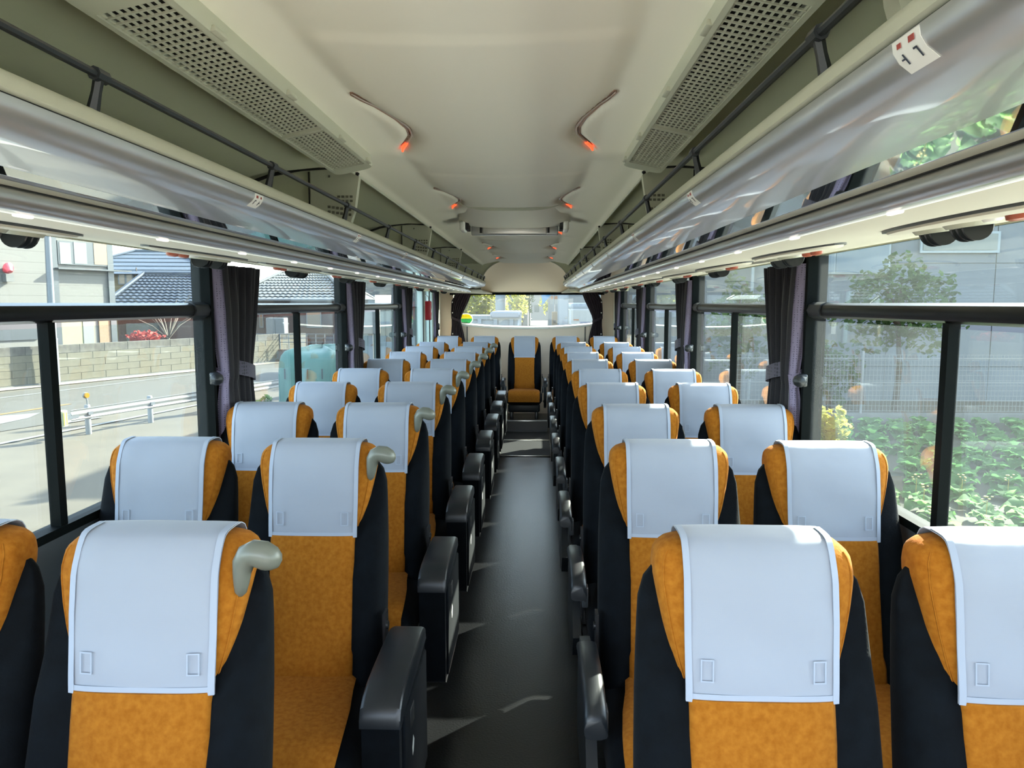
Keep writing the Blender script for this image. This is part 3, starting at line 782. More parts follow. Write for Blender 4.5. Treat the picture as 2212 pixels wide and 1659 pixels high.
# ================================================================== CURTAINS
def cloth_grid(path_fn, zs, n):
    return [[path_fn(i / (n - 1), z) for i in range(n)] for z in zs]
ZS = [1.635, 1.60, 1.55, 1.50, 1.45, 1.40, 1.35, 1.30, 1.26, 1.23, 1.20, 1.18, 1.16, 1.13, 1.10, 1.05, 1.0, .95, .92, .895, .875]
def side_curtains(s, y, nm, idx, wide):
    # strip facing forward, tied
    c = thing('window_curtain', 'lavender patterned curtain strip in painted light, tied at the %s pillar on the %s' % (rowname[idx], nm), 'curtain', (s * 1.163, y - .01, 0))
    wt = [(.80, .052), (1.05, .046), (1.16, .034), (1.24, .042), (1.45, .054), (1.64, .056)]
    of = [(.80, .010), (1.10, -.005), (1.18, -.012), (1.3, -.004), (1.64, .012)]
    def f(t, z):
        w = interp(wt, z); x = -s * (t - .35) * w * 1.0 + s * interp(of, z) * 1.2
        return (x, .012 * math.sin(t * 5.5 + z * 1.2) + .02 * t, z)
    ob('cloth', B().sheet(cloth_grid(f, ZS, 15), .003), CURT_LIT, c, smooth=60)
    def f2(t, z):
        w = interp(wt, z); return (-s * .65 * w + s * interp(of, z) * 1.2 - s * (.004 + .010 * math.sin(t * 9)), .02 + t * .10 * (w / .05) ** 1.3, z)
    ob('cloth_fold', B().sheet(cloth_grid(f2, ZS, 13), .003), CURT_SHADE, c, smooth=60)  # fold shade painted by the darker cloth colour
    band = B(); rings = []
    for z, k in ((1.155, 1.0), (1.195, 1.12), (1.212, 1.25)):
        rings.append([(-s * .005 + .030 * k * math.cos(q), .02 + .024 * k * math.sin(q), z + .012 * math.cos(q) * s) for q in [2 * PI * i / 20 for i in range(20)]])
    band.loft(rings, cap=False); ob('tie_band', band, CURT_LIT, c, smooth=60)
    ob('snap_button', B().tube([(s * .012, -.012, 1.575), (s * .012, -.018, 1.575)], .007, 10), WHITE, c)
    # gathered curtain facing the aisle
    c = thing('window_curtain', 'gathered curtain in painted shade behind the %s pillar on the %s' % (rowname[idx], nm), 'curtain', (s * 1.15, y + .09, 0))
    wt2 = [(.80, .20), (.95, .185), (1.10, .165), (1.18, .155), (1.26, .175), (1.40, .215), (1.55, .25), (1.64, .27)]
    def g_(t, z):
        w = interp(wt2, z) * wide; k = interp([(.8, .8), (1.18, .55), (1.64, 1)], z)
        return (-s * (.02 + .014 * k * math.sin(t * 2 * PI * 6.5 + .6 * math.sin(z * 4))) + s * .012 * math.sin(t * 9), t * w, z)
    ob('cloth', B().sheet(cloth_grid(g_, ZS, 64), .002), CURT_SHADE, c, smooth=70)
    band = B(); rings = []
    for z in (1.165, 1.225):
        rings.append([(-s * .018 + .034 * math.cos(q), wide * .078 + wide * .086 * math.sin(q), z - .045 * math.sin(q) * .5) for q in [2 * PI * i / 24 for i in range(24)]])
    band.loft(rings, cap=False); ob('tie_band', band, pattern_mat('curtain_band', (.085, .08, .12), (.03, .03, .045)) if 'curtain_band' not in bpy.data.materials else bpy.data.materials['curtain_band'], c, smooth=60)
for s, nm in ((-1, 'left'), (1, 'right')):
    for i, y in enumerate(PIL[2:] if s > 0 else PIL[2:5]):
        side_curtains(s, y + .03, nm, i, 1.15 if y < 9 else .5)
side_curtains(-1, 9.25, 'left', 3, .5)
for s, nm in ((-1, 'left'), (1, 'right')):
    c = thing('rear_curtain', 'plum gathered curtain tied back at the %s of the rear window' % nm, 'curtain', (s * 1.0, Y1 - .08, 0))
    edge = [(.97, .18), (1.10, .155), (1.20, .13), (1.26, .12), (1.32, .135), (1.42, .18), (1.52, .23), (1.63, .27)]
    outer = [(.97, -.02), (1.2, .0), (1.26, .0), (1.36, -.01), (1.52, .0), (1.63, .07)]
    zz = [1.625 - .655 * i / 24 for i in range(25)]
    def f(t, z):
        a, e = interp(outer, z), interp(edge, z)
        return (-s * (a + (e - a) * t + .0), -.02 - .012 * math.sin(t * 2 * PI * 7), z)
    ob('cloth', B().sheet(cloth_grid(f, zz, 56), .002), CURT_R, c, smooth=70)
    bb = B(); rings = []
    for dz in (-.018, .018):
        rings.append([(-s * (.06) + .068 * math.cos(q), -.02 + .03 * math.sin(q), 1.27 + dz + s * .03 * math.cos(q)) for q in [2 * PI * i / 24 for i in range(24)]])
    bb.loft(rings, cap=False); ob('tie_band', bb, CURT_R, c, smooth=60)
    for z in (1.50, 1.36, 1.08): ob('snap_button', B().tube([(-s * .012, -.035, z), (-s * .012, -.04, z)], .009, 8), WHITE, c)

#EXTERIOR#
# ================================================================== OUTSIDE
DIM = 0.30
def flat(name, pts, m, z, label=None, cat=None, kind=None, parent=None):
    o = ob(name, B().add([(p[0], p[1], z) for p in pts] + [(p[0], p[1], z - .004) for p in pts], [tuple(range(len(pts))), tuple(reversed(range(len(pts), 2 * len(pts))))]), m, parent, 0)
    return tag(o, label, cat, None, kind)
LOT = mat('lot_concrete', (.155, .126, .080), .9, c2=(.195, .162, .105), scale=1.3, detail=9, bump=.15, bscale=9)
ROAD = mat('road_asphalt', (.105, .094, .070), .9, c2=(.13, .117, .088), scale=2.0, detail=9)
SOIL = mat('field_soil', (.10, .09, .06), .95, c2=(.07, .08, .04), scale=3, detail=6)
PAINT = mat('road_paint', (.34, .34, .32), .7)
PAINTO = mat('road_paint_orange', (.48, .26, .04), .7)
CONC = mat('concrete', (.30, .30, .28), .85, c2=(.36, .36, .34), scale=3, detail=6)
BLOCK = mat('block_concrete', (.27, .245, .17), .9, c2=(.33, .30, .21), scale=5, detail=8, bump=.1, bscale=40)
BLOCKTOP = mat('block_cap', (.16, .145, .12), .9, c2=(.28, .26, .21), scale=6, detail=6)
GALV = mat('galvanised_steel', (.36, .40, .45), .45, metal=.3)
WHITEPAINT = mat('white_paint', (.48, .49, .49), .45)
SIDING = mat('white_siding', (.37, .355, .32), .8)
WINGL = mat('house_glass', (.16, .20, .21), .08, spec=.8)
ALU = mat('window_aluminium', (.22, .24, .26), .4, metal=.4)
YELLOW = mat('ochre_render', (.36, .25, .10), .85)
TILEB = mat('blue_grey_tile', (.16, .20, .27), .45)
TILEG = mat('grey_glazed_tile', (.42, .42, .40), .35)
SLATE = mat('blue_slate', (.15, .20, .27), .55)
BRICKB = mat('brown_brick', (.22, .12, .09), .85, c2=(.28, .16, .12), scale=8, detail=6)
TARP = mat('teal_tarp', (.09, .33, .27), .6, c2=(.11, .38, .31), scale=2.5, detail=5, bump=.35, bscale=3)
WOOD = mat('wood_post', (.42, .28, .16), .8)
BARK = mat('bark', (.16, .11, .08), .9)
GREYWALL = mat('grey_panel_wall', (.30, .34, .38), .8, c2=(.34, .38, .42), scale=.8, detail=4)

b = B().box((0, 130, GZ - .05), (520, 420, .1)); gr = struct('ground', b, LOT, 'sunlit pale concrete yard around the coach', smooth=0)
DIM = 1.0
BOUNCE = mat('bounce_concrete', (.66, .62, .53), .9, c2=(.72, .68, .58), scale=1.5, detail=8)  # pale slab out of view, added to bounce daylight into the cabin
flat('bounce_apron', [(-9.5, -4.2), (12, -4.2), (12, 4.6), (4.2, 4.6), (2.2, 4.6), (2.2, 7.6), (-7.5, 7.6), (-9.5, 5.5)], BOUNCE, GZ + .008, kind='structure', label='pale light-bouncing apron added under and beside the coach')
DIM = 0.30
# street on the left and behind
def quadline(u0, v0, u1, v1, wd, name, m, z, label, cat='road marking'):
    a, c = gp(u0, v0), gp(u1, v1); d = (c - a).normalized(); n = Vector((-d.y, d.x, 0)) * wd / 2
    return flat(name, [a - n, c - n, c + n, a + n], m, z, label, cat)
a, c = gp(0, 850), gp(428, 803); rd = (c - a).normalized(); rn = Vector((rd.y, -rd.x, 0))
A2, C2 = a - rd * 12, c + rd * 26
flat('street', [A2, C2, C2 + rn * 7.2, A2 + rn * 7.2], ROAD, GZ + .012, kind='structure', label='grey asphalt street beyond the guard rail')
def along(p0, s0, s1, off, wd): # strip parallel to the street
    p = a + rn * off; return [p + rd * s0 - rn * wd / 2, p + rd * s1 - rn * wd / 2, p + rd * s1 + rn * wd / 2, p + rd * s0 + rn * wd / 2]
quadline(-120, 876, 428, 808, .16, 'edge_line', PAINT, GZ + .02, 'white edge line on the far side of the street')
quadline(-120, 915, 150, 874, .16, 'centre_line', PAINTO, GZ + .02, 'orange centre line of the street')
quadline(-60, 972, 440, 873, .16, 'edge_line', PAINT, GZ + .02, 'white edge line just beyond the guard rail')
for i, pts in enumerate([[(-60, 905), (88, 893), (60, 905), (-60, 930)], [(110, 915), (200, 903), (222, 903), (112, 921)], [(195, 900), (330, 872), (420, 862), (300, 885)]]):
    flat('hatch_marking', [gp(*p) for p in pts], PAINT, GZ + .02, 'white painted wedge on the street, %s from the left' % rowname[i], 'road marking')
# far road behind the coach
flat('back_road', [at(1105, 690, 60) * 1.0, Vector((6, 60, 0)), Vector((22, 400, 0)), Vector((-10, 400, 0))], ROAD, GZ + .011, kind='structure', label='far street behind the coach')
# block wall
bw = thing('block_wall', 'long weathered concrete block wall along the street', 'wall', (*gp(0, 840).xy, GZ), math.atan2(*(reversed((gp(428, 798) - gp(0, 840)).normalized().xy))))
BL, BH = .98, .250
meshes = {}
def blk(L, hh, m, nm): 
    k = (round(L, 3), hh, m.name)
    if k not in meshes: meshes[k] = B().rbox((L / 2, 0, hh / 2), (L - .012, .14, hh - .010), .006, 1).mesh(nm, m, 0)
    return meshes[k]
ob('wall_core', B().box((4.0, 0, .66), (22, .115, 1.32)), mat('mortar', (.36, .34, .29), .95), bw)
for r_ in range(5):
    x = -6.0 - (BL / 2 if r_ % 2 else 0)
    while x < 14:
        mm = BLOCK if r_ < 4 else BLOCKTOP
        o = link('block', blk(BL, BH if r_ < 4 else .31, mm, 'block'), bw, (x, random.uniform(-.004, .004), .06 + r_ * BH)); x += BL
ob('footing', B().box((4.0, 0, .03), (22, .2, .06)), CONC, bw)
# gravel strip in front of the wall
p = gp(0, 840); q = gp(428, 798); dd = (q - p).normalized(); nn = Vector((dd.y, -dd.x, 0))
flat('gravel_verge', [p - dd * 8, q + dd * 10, q + dd * 10 + nn * .75, p - dd * 8 + nn * .9], mat('gravel', (.50, .42, .28), .95, c2=(.62, .55, .42), scale=9, detail=8), GZ + .025, kind='structure', label='gravel verge at the foot of the block wall')
t = thing('marker_post', 'short concrete boundary post at the foot of the block wall', 'post', (*gp(183, 821).xy, GZ))
ob('stub', B().rbox((0, 0, .17), (.15, .15, .34), .01, 1), CONC, t); ob('cap', B().box((0, 0, .35), (.11, .11, .03)), CONC, t)
# lamp pole
pp = gp(120, 831)
t = thing('utility_pole', 'slim pale steel pole in front of the block wall', 'pole', (pp.x, pp.y, GZ))
top = at(101, 480, pp.y); lx = (top.x - pp.x)
ob('base_sleeve', B().tube([(0, 0, 0), (lx * .12, 0, .8), (lx * .22, 0, 1.6)], [.16, .15, .14], 14), GALV, t)
ob('shaft', B().tube([(lx * .22, 0, 1.6), (lx, 0, top.z - GZ), (lx * 1.25, 0, (top.z - GZ) * 1.3)], [.125, .095, .09], 14), GALV, t)
ob('sleeve_ring', B().tube([(lx * .215, 0, 1.56), (lx * .225, 0, 1.63)], .148, 14), GALV, t)
# guard rail
g1, g2 = gp(192, 938), gp(326, 913); gd = (g2 - g1).normalized(); sp = (g2 - g1).length
t = thing('guard_rail', 'white steel guard rail between yard and street', 'guard rail', (g1.x, g1.y, GZ), math.atan2(gd.y, gd.x))
postm = B().tube([(0, 0, 0), (0, 0, .63), (0, 0, .65)], [.06, .06, .045], 14).mesh('rail_post', WHITEPAINT)
for i in range(7): link('rail_post', postm, t, (sp * i, 0, 0))
prof = [(.075, .36), (.085, .385), (.06, .42), (.06, .445), (.085, .48), (.085, .50), (.06, .535), (.06, .56), (.075, .585), (.065, .59), (.05, .56), (.05, .535), (.075, .50), (.075, .48), (.05, .445), (.05, .42), (.075, .385), (.065, .36)]
bb = B(); bb.loft([[(x, -py, pz) for py, pz in prof] for x in (-.45, sp * 3, sp * 6.3)]); ob('beam', bb, WHITEPAINT, t)
for i in range(4): ob('beam_bolt', B().box((sp * i, -.09, .47), (.12, .02, .07)), GALV, t)
e = ob('end_cap', B().tube([(-.75, -.12, .30), (-.75, -.12, .62)], .14, 16), mat('cap_cream', (.74, .72, .45), .5), t)
for i in range(3): ob('stripe', B().box((-.84 + .07 * i, -.262 + .012 * abs(i - 1), .46), (.028, .006, .26)), mat('lime_stripe', (.55, .62, .10), .5), e)
ob('bracket', B().box((-.45, -.06, .46), (.35, .04, .10)), GALV, t)
d_ = ob('delineator', B().tube([(0, -.01, .65), (0, -.01, .74), (-.03, -.01, .82)], .016, 8), WHITEPAINT, t)
ob('reflector', B().tube([(-.035, -.03, .86), (-.035, -.07, .86)], [.06, .055], 16), mat('amber_reflector', (.85, .40, .03), .3), d_)
ob('reflector_rim', B().tube([(-.035, .0, .86), (-.035, -.032, .86)], .068, 16), WHITEPAINT, d_)

# ---- houses on the left
def house_frame(u, v, Y, ang_dir):
    c_ = at(u, v, Y); rz = math.atan2(ang_dir[1], ang_dir[0]); return c_, rz
def onwall(u, v, C_, rz):
    ex = Vector((math.cos(rz), math.sin(rz), 0)); ny_ = Vector((-math.sin(rz), math.cos(rz), 0))
    d = ray(u, v); t = (Vector((C_.x, C_.y, 0)) - Vector((CAM.x, CAM.y, 0))).dot(ny_) / Vector((d.x, d.y, 0)).dot(ny_)
    p_ = CAM + d * t; return (p_ - Vector((C_.x, C_.y, 0))).dot(ex), p_.z
def wall_rect(parent, name, C_, rz, u0, v0, u1, v1, m, y=.03, th=.06, zoff=GZ):
    x0, z0 = onwall(u0, v0, C_, rz); x1, z1 = onwall(u1, v1, C_, rz)
    if abs(x1 - x0) < .01: return None
    return ob(name, B().box(((x0 + x1) / 2, y, (z0 + z1) / 2 - zoff), (abs(x1 - x0), th, abs(z1 - z0))), m, parent, 0)
C_, rz = house_frame(238, 700, 33, (-.41, -.91))
wh = thing('white_house', 'tall white house with sliding upstairs window behind the block wall', 'house', (C_.x, C_.y, GZ), rz)
ob('wall_body', B().box((7, -4, 3.7), (14, 7.9, 7.4)), SIDING, wh, 0)
brd = B().box((7, .015, .22), (14, .03, .445)).mesh('siding_board', SIDING, 0)
for i in range(16): link('siding_board', brd, wh, (0, 0, .02 + .45 * i))
ob('roof', B().prism([(-.5, 7.4), (14.5, 7.4), (14.5, 7.6), (-.5, 7.6)], [-8.5, .75]), SLATE, wh, 0)
f = wall_rect(wh, 'window_frame', C_, rz, 120, 519, 233, 576, ALU, .05, .10)
wall_rect(wh, 'pane', C_, rz, 124, 523, 151, 571, mat('pale_pane', (.38, .45, .44), .15), .105, .02)
wall_rect(wh, 'pane', C_, rz, 155, 523, 185, 571, mat('pale_pane', (.4, .4, .4)), .105, .02)
wall_rect(wh, 'pane', C_, rz, 198, 525, 231, 573, mat('warm_pane', (.55, .38, .24), .2), .105, .02)  # brick-toned reflection painted into the pane colour
wall_rect(wh, 'mullion', C_, rz, 213, 525, 216, 573, ALU, .12, .03)
wall_rect(wh, 'downpipe', C_, rz, 236, 480, 239, 745, ALU, .08, .08)
wall_rect(wh, 'downpipe', C_, rz, 116, 480, 117.5, 745, ALU, .06, .05)
wall_rect(wh, 'entrance_recess', C_, rz, 125, 690, 205, 760, mat('entrance_yellow', (.62, .60, .34), .8), .04, .06)
wall_rect(wh, 'entrance_door', C_, rz, 176, 692, 203, 760, mat('entrance_door', (.40, .44, .40), .6), .07, .04)
wall_rect(wh, 'brick_pilaster', C_, rz, 211, 690, 240, 760, mat('orange_brick', (.55, .34, .20), .85, c2=(.62, .40, .25), scale=14), .05, .06)
wall_rect(wh, 'grille_window', C_, rz, -60, 690, 80, 733, ALU, .05, .06)
for i in range(18): wall_rect(wh, 'window_bar', C_, rz, -55 + i * 7.5, 694, -52.5 + i * 7.5, 731, GALV, .12, .03)
# eave strip roof shading the wall
x0, z0 = onwall(120, 580, C_, rz)
ob('window_ledge', B().box((x0 - 1.6, .18, z0 - GZ), (3.4, .36, .06)), ALU, wh, 0)
x0, z0 = onwall(10, 585, C_, rz)
lampb = ob('wall_lamp', B().tube([(x0, .05, z0 - GZ), (x0, .25, z0 - GZ + .1), (x0, .35, z0 - GZ - .05)], [.12, .22, .1], 12), REDBOX, wh); ob('lamp_body', B().box((x0, .2, z0 - GZ - .28), (.3, .26, .3)), CONC, lampb)

def gable_or_hip(parent, x0, x1, y0, y1, z0, z1, m, ridge_in, courses, name='roof_course', ov=.5, wave=0.0, nw=40):
    """hip roof made of tile courses; the front slope (y1 side) and the right slope"""
    x0 -= ov; x1 += ov; y0 -= ov; y1 += ov; ym = (y0 + y1) / 2
    for side in (0, 1):                       # front slopes
        ya, yb_ = (y1, ym) if side == 0 else (y0, ym)
        n = courses if side == 0 else max(2, courses // 4)
        for i in range(n):
            t0, t1 = i / n, (i + 1) / n
            pts0, pts1 = [], []
            xa0, xb0 = x0 + ridge_in * t0, x1 - ridge_in * t0; xa1, xb1 = x0 + ridge_in * t1, x1 - ridge_in * t1
            kk = nw if wave else 2
            rows = [[], []]
            for j in range(kk + 1):
                q = j / kk; h_ = wave * (.5 + .5 * math.cos(2 * PI * q * kk / 4)) if wave else 0
                rows[0].append((xa0 + (xb0 - xa0) * q, ya + (yb_ - ya) * t0, z0 + (z1 - z0) * t0 + .05 + h_))
                rows[1].append((xa1 + (xb1 - xa1) * q, ya + (yb_ - ya) * t1, z0 + (z1 - z0) * t1 + h_ * .6))
            ob(name, B().sheet(rows, -.04 if side == 0 else .04), m, parent, 50)
    for sx in (0, 1):
        n = max(3, courses // 2); xe = x0 if sx == 0 else x1; xr = x0 + ridge_in if sx == 0 else x1 - ridge_in
        for i in range(n):
            t0, t1 = i / n, (i + 1) / n
            r0 = [(xe + (xr - xe) * t0, y0 + (ym - y0) * t0, z0 + (z1 - z0) * t0 + .05), (xe + (xr - xe) * t0, y1 + (ym - y1) * t0, z0 + (z1 - z0) * t0 + .05)]
            r1 = [(xe + (xr - xe) * t1, y0 + (ym - y0) * t1, z0 + (z1 - z0) * t1), (xe + (xr - xe) * t1, y1 + (ym - y1) * t1, z0 + (z1 - z0) * t1)]
            ob(name, B().sheet([r0, r1], .04 if sx == 0 else -.04), m, parent, 50)
    def ridge(p_, q_):
        ob('ridge_tile', B().tube([p_, q_], .11, 8), m, parent)
    ridge((x0 + ridge_in, ym, z1 + .05), (x1 - ridge_in, ym, z1 + .05))
    for xe, xr in ((x0, x0 + ridge_in), (x1, x1 - ridge_in)):
        for ye in (y0, y1): ridge((xe, ye, z0 + .08), (xr, ym, z1 + .06))

# low house with blue grey tiles
C_, rz = house_frame(500, 700, 40, (-.95, -.30))
lh = thing('tiled_house', 'low house under a blue-grey wavy tile roof behind the block wall', 'house', (C_.x, C_.y, GZ), rz)
ob('wall_body', B().box((2.8, -1.6, 1.35), (5.6, 3.2, 2.7)), BRICKB, lh, 0)
gable_or_hip(lh, 0, 5.6, -3.2, 0, 2.75, 4.45, TILEB, 1.6, 11, wave=.05, nw=76)
ob('dark_window', B().box((4.4, .04, 1.2), (1.6, .08, 1.2)), WINGL, lh, 0)
# ochre house behind with slate roof
C_, rz = house_frame(430, 700, 56, (-1, -.15))
yh = thing('ochre_house', 'ochre two-storey house with blue slate hip roof', 'house', (C_.x, C_.y, GZ), rz)
ob('wall_body', B().box((4.2, -4, 2.6), (10.5, 8, 5.2)), YELLOW, yh, 0)
gable_or_hip(yh, -1.1, 9.5, -8, 0, 5.0, 7.0, SLATE, 4.4, 6, ov=.7)
f = wall_rect(yh, 'window_frame', C_, rz, 255, 585, 290, 615, ALU, .05, .1)
wall_rect(yh, 'pane', C_, rz, 258, 588, 271, 613, mat('warm_pane', (.5, .4, .3)), .11, .02); wall_rect(yh, 'pane', C_, rz, 274, 588, 287, 613, mat('warm_pane', (.5, .4, .3)), .11, .02)
wall_rect(yh, 'downpipe', C_, rz, 296, 578, 298, 640, BARK, .1, .1)
# brown brick house with glazed roof
C_, rz = house_frame(745, 700, 46.5, (-1, -.04))
bh = thing('brick_house', 'brown brick bungalow under a pale glazed tile roof', 'house', (C_.x, C_.y, GZ), rz)
ob('wall_body', B().box((3.4, -4, 1.55), (6.8, 8, 3.1)), BRICKB, bh, 0)
gable_or_hip(bh, 0.0, 6.8, -8, 0, 3.05, 5.2, TILEG, 2.9, 12, wave=.06, nw=84)
ob('gutter', B().tube([(-.6, .62, 3.06), (7.4, .62, 3.06)], .09, 8), WHITEPAINT, bh)
for u0, u1 in ((560, 570), (662, 695)):
    f = wall_rect(bh, 'window_frame', C_, rz, u0, 668, u1, 708, WHITEPAINT, .04, .08); 
    if f: 
        wall_rect(bh, 'pane', C_, rz, u0 + 2, 670, u1 - 2, 705, mat('warm_pane', (.5, .4, .3)), .085, .02)
        for q in range(5): wall_rect(bh, 'window_bar', C_, rz, u0 + 2 + q * (u1 - u0 - 4) / 5, 668, u0 + 3.2 + q * (u1 - u0 - 4) / 5, 708, WHITEPAINT, .1, .02)
# white cabinet, railing and low wall before the brick house
c1 = at(600, 745, 38)
t = thing('garden_cabinet', 'tall white storage cabinet before the brick house', 'cabinet', (c1.x, 38, GZ))
ob('body', B().rbox((0, 0, 1.0 + .05), (.95, .6, 2.1), .02, 1), WHITEPAINT, t); ob('door_gap', B().box((.0, -.303, 1.05), (.02, .01, 1.9)), CONC, t)
t = thing('garden_railing', 'thin grey railing on a low brown wall before the brick house', 'railing', (at(548, 760, 36).x, 36, GZ))
L_ = at(760, 760, 36).x - at(548, 760, 36).x
ob('low_wall', B().box((L_ / 2, 0, .30), (L_, .2, .6)), mat('tan_brick', (.38, .24, .17), .85, c2=(.44, .29, .2), scale=9), t, 0)
for z in (.95, 1.15, 1.35): ob('rail', B().tube([(0, 0, z), (L_, 0, z)], .02, 6), GALV, t)
for i in range(12): ob('upright', B().box((L_ * i / 11, 0, .98), (.035, .035, .78)), GALV, t)
# tarp covered machine
TX0, TX1 = at(588, 800, 15.5).x, at(728, 800, 15.5).x
t = thing('tarpaulin_cover', 'teal tarpaulin draped over a boxy machine in the yard', 'tarpaulin', ((TX0 + TX1) / 2, 16.9, GZ))
hw = (TX1 - TX0) / 2; rings = []
for z, k in [(0, 1.06), (.4, 1.04), (.9, 1.0), (1.3, .985), (1.55, .97), (1.70, .93), (1.78, .86), (1.82, .7), (1.85, .3), (1.86, .02)]:
    n = 48; rg = []
    for i in range(n):
        th = 2 * PI * i / n; c, s_ = math.cos(th), math.sin(th); w_ = 1 + (.022 * math.sin(th * 9 + z * 3) + .012 * math.sin(th * 17)) * (1 if z < 1.5 else .4)
        rg.append((hw * k * w_ * math.copysign(abs(c) ** .35, c), 1.4 * k * w_ * math.copysign(abs(s_) ** .35, s_), z + (.04 * math.sin(th * 5) if z > 1.5 else 0)))
    rings.append(rg)
ob('sheet', B().loft(rings), TARP, t, 60)
for x in (-.6, .1, .55): ob('strap', B().box((hw * x, -1.43, 1.35), (.025, .02, .22)), SEAL, t)
for x in (-.78, .72): ob('seam', B().box((hw * x, -1.425, .75), (.02, .02, 1.2)), mat('tarp_seam', (.10, .35, .31), .7), t)
# pale green shed wall further back on the left, seen past the third pillar
pA = at(838, 700, 30)
t = thing('pale_shed', 'pale green corrugated shed behind the yard', 'shed', (pA.x, 30, GZ))
ob('wall_body', B().box((0, 1.5, 1.35), (3.4, 3, 2.7)), mat('shed_green', (.46, .58, .54), .6), t, 0)
for i in range(14): ob('corrugation', B().tube([(-1.6 + .246 * i, -.01, .05), (-1.6 + .246 * i, -.01, 2.65)], .05, 6), mat('shed_green', (.4, .5, .5)), t)
ob('roof', B().box((0, 1.4, 2.76), (3.8, 3.6, .1)), GALV, t, 0)
pA = at(862, 700, 13)
t = thing('meter_cabinet', 'white utility box on a post outside the rear left door', 'cabinet', (at(800, 700, 24).x, 24, GZ)); ob('body', B().rbox((0, 0, 2.3), (.6, .3, .9), .02, 1), WHITEPAINT, t); ob('post', B().box((0, .1, .95), (.12, .12, 1.9)), GALV, t)

# ---- plants
def leafy(name, centre, radii, n, size, m, seed, parent=None, flat_z=0.0):
    rnd = random.Random(seed); bb = B()
    for i in range(n):
        while True:
            p_ = Vector((rnd.uniform(-1, 1), rnd.uniform(-1, 1), rnd.uniform(-1, 1)))
            if .25 < p_.length < 1: break
        lump = 1 + .25 * math.sin(p_.x * 7 + seed) * math.sin(p_.z * 6) 
        p_ = Vector((p_.x * radii[0], p_.y * radii[1], p_.z * radii[2])) * lump + Vector(centre)
        q_ = Matrix.Rotation(rnd.uniform(0, 6.28), 3, 'Z') @ Matrix.Rotation(rnd.uniform(-1.1, 1.1), 3, 'X')
        s_ = size * rnd.uniform(.6, 1.3)
        vs = [q_ @ Vector(v_) * s_ + p_ for v_ in ((-.3, -.5, 0), (.3, -.5, 0), (.5, .1, .12), (0, .7, 0), (-.5, .1, .12))]
        bb.add(vs, [(0, 1, 2, 3, 4)])
    o = ob(name, bb, m, parent, 0); o['kind'] = 'stuff'; return o
def leafmat(nm, c, c2, tr=.35):
    m_ = mat(nm, c, .8, c2=c2, scale=3.0, detail=3, spec=.12)
    n = m_.node_tree.nodes; l = m_.node_tree.links; p_ = n['Principled BSDF']
    tl = n.new('ShaderNodeBsdfTranslucent'); tl.inputs[0].default_value = (*[min(1, x * 1.6) for x in c2], 1)
    mx = n.new('ShaderNodeMixShader'); mx.inputs[0].default_value = tr
    o_ = n['Material Output']; l.new(p_.outputs[0], mx.inputs[1]); l.new(tl.outputs[0], mx.inputs[2]); l.new(mx.outputs[0], o_.inputs[0]); return m_
GREEN1 = leafmat('leaf_mid_green', (.07, .13, .05), (.12, .20, .07))
GREEN2 = leafmat('leaf_yellow_green', (.30, .36, .05), (.52, .50, .08))
GREEN3 = leafmat('leaf_cabbage', (.085, .22, .085), (.20, .41, .12), .35)
REDL = leafmat('leaf_red', (.40, .06, .06), (.55, .12, .10))
def tree(nm, label, base, h, crown, n, size, m, seed, cz=.68, trunk=.09):
    t = thing(nm, label, 'tree' if h > 2 else 'shrub', base)
    ob('trunk', B().tube([(0, 0, 0), (.05, 0, h * .3), (-.04, .03, h * .6), (0, 0, h * .85)], [trunk, trunk * .8, trunk * .5, trunk * .2], 8), BARK, t)
    rnd = random.Random(seed)
    for i in range(5):
        a_ = rnd.uniform(0, 6.28); z_ = h * rnd.uniform(.35, .7)
        ob('branch', B().tube([(0, 0, z_), (crown[0] * .4 * math.cos(a_), crown[1] * .4 * math.sin(a_), z_ + h * .12), (crown[0] * .75 * math.cos(a_), crown[1] * .75 * math.sin(a_), z_ + h * .2)], [trunk * .4, trunk * .25, trunk * .08], 6), BARK, t)
    leafy('foliage', (0, 0, h * cz), crown, n, size, m, seed, t); return t
p = gp(565, 890); tree('round_shrub', 'dark green shrub beside the teal tarpaulin', (at(566, 880, 14.0).x, 14.0, GZ), 1.0, (.28, .3, .4), 700, .09, GREEN1, 3, .62, .03)
# bare garden tree and red shrub above the block wall
bp_ = at(362, 705, 32)
t = thing('bare_tree', 'leafless garden tree with pale twigs behind the block wall', 'tree', (bp_.x, 32, GZ))
rnd = random.Random(5)
ob('trunk', B().tube([(0, 0, 0), (.05, 0, .9), (.0, 0, 1.4)], [.09, .07, .06], 8), mat('pale_bark', (.42, .36, .28), .9), t)
for i in range(16):
    a_ = rnd.uniform(0, 6.28); r_ = rnd.uniform(.5, 1.7); h_ = rnd.uniform(2.2, 3.3)
    ob('branch', B().tube([(0, 0, 1.3), (r_ * .4 * math.cos(a_), r_ * .4 * math.sin(a_), 1.3 + (h_ - 1.3) * .55), (r_ * math.cos(a_), r_ * math.sin(a_), h_)], [.035, .02, .006], 5), mat('pale_bark', (.4, .3, .2)), t)
bp_ = at(312, 728, 31); t = thing('red_shrub', 'red-leaved garden shrub peeking over the block wall', 'shrub', (bp_.x, 31, GZ))
ob('stem', B().tube([(0, 0, 0), (0, 0, 1.2)], [.05, .02], 6), BARK, t); leafy('foliage', (0, 0, 1.38), (.7, .5, .30), 450, .12, REDL, 8, t)
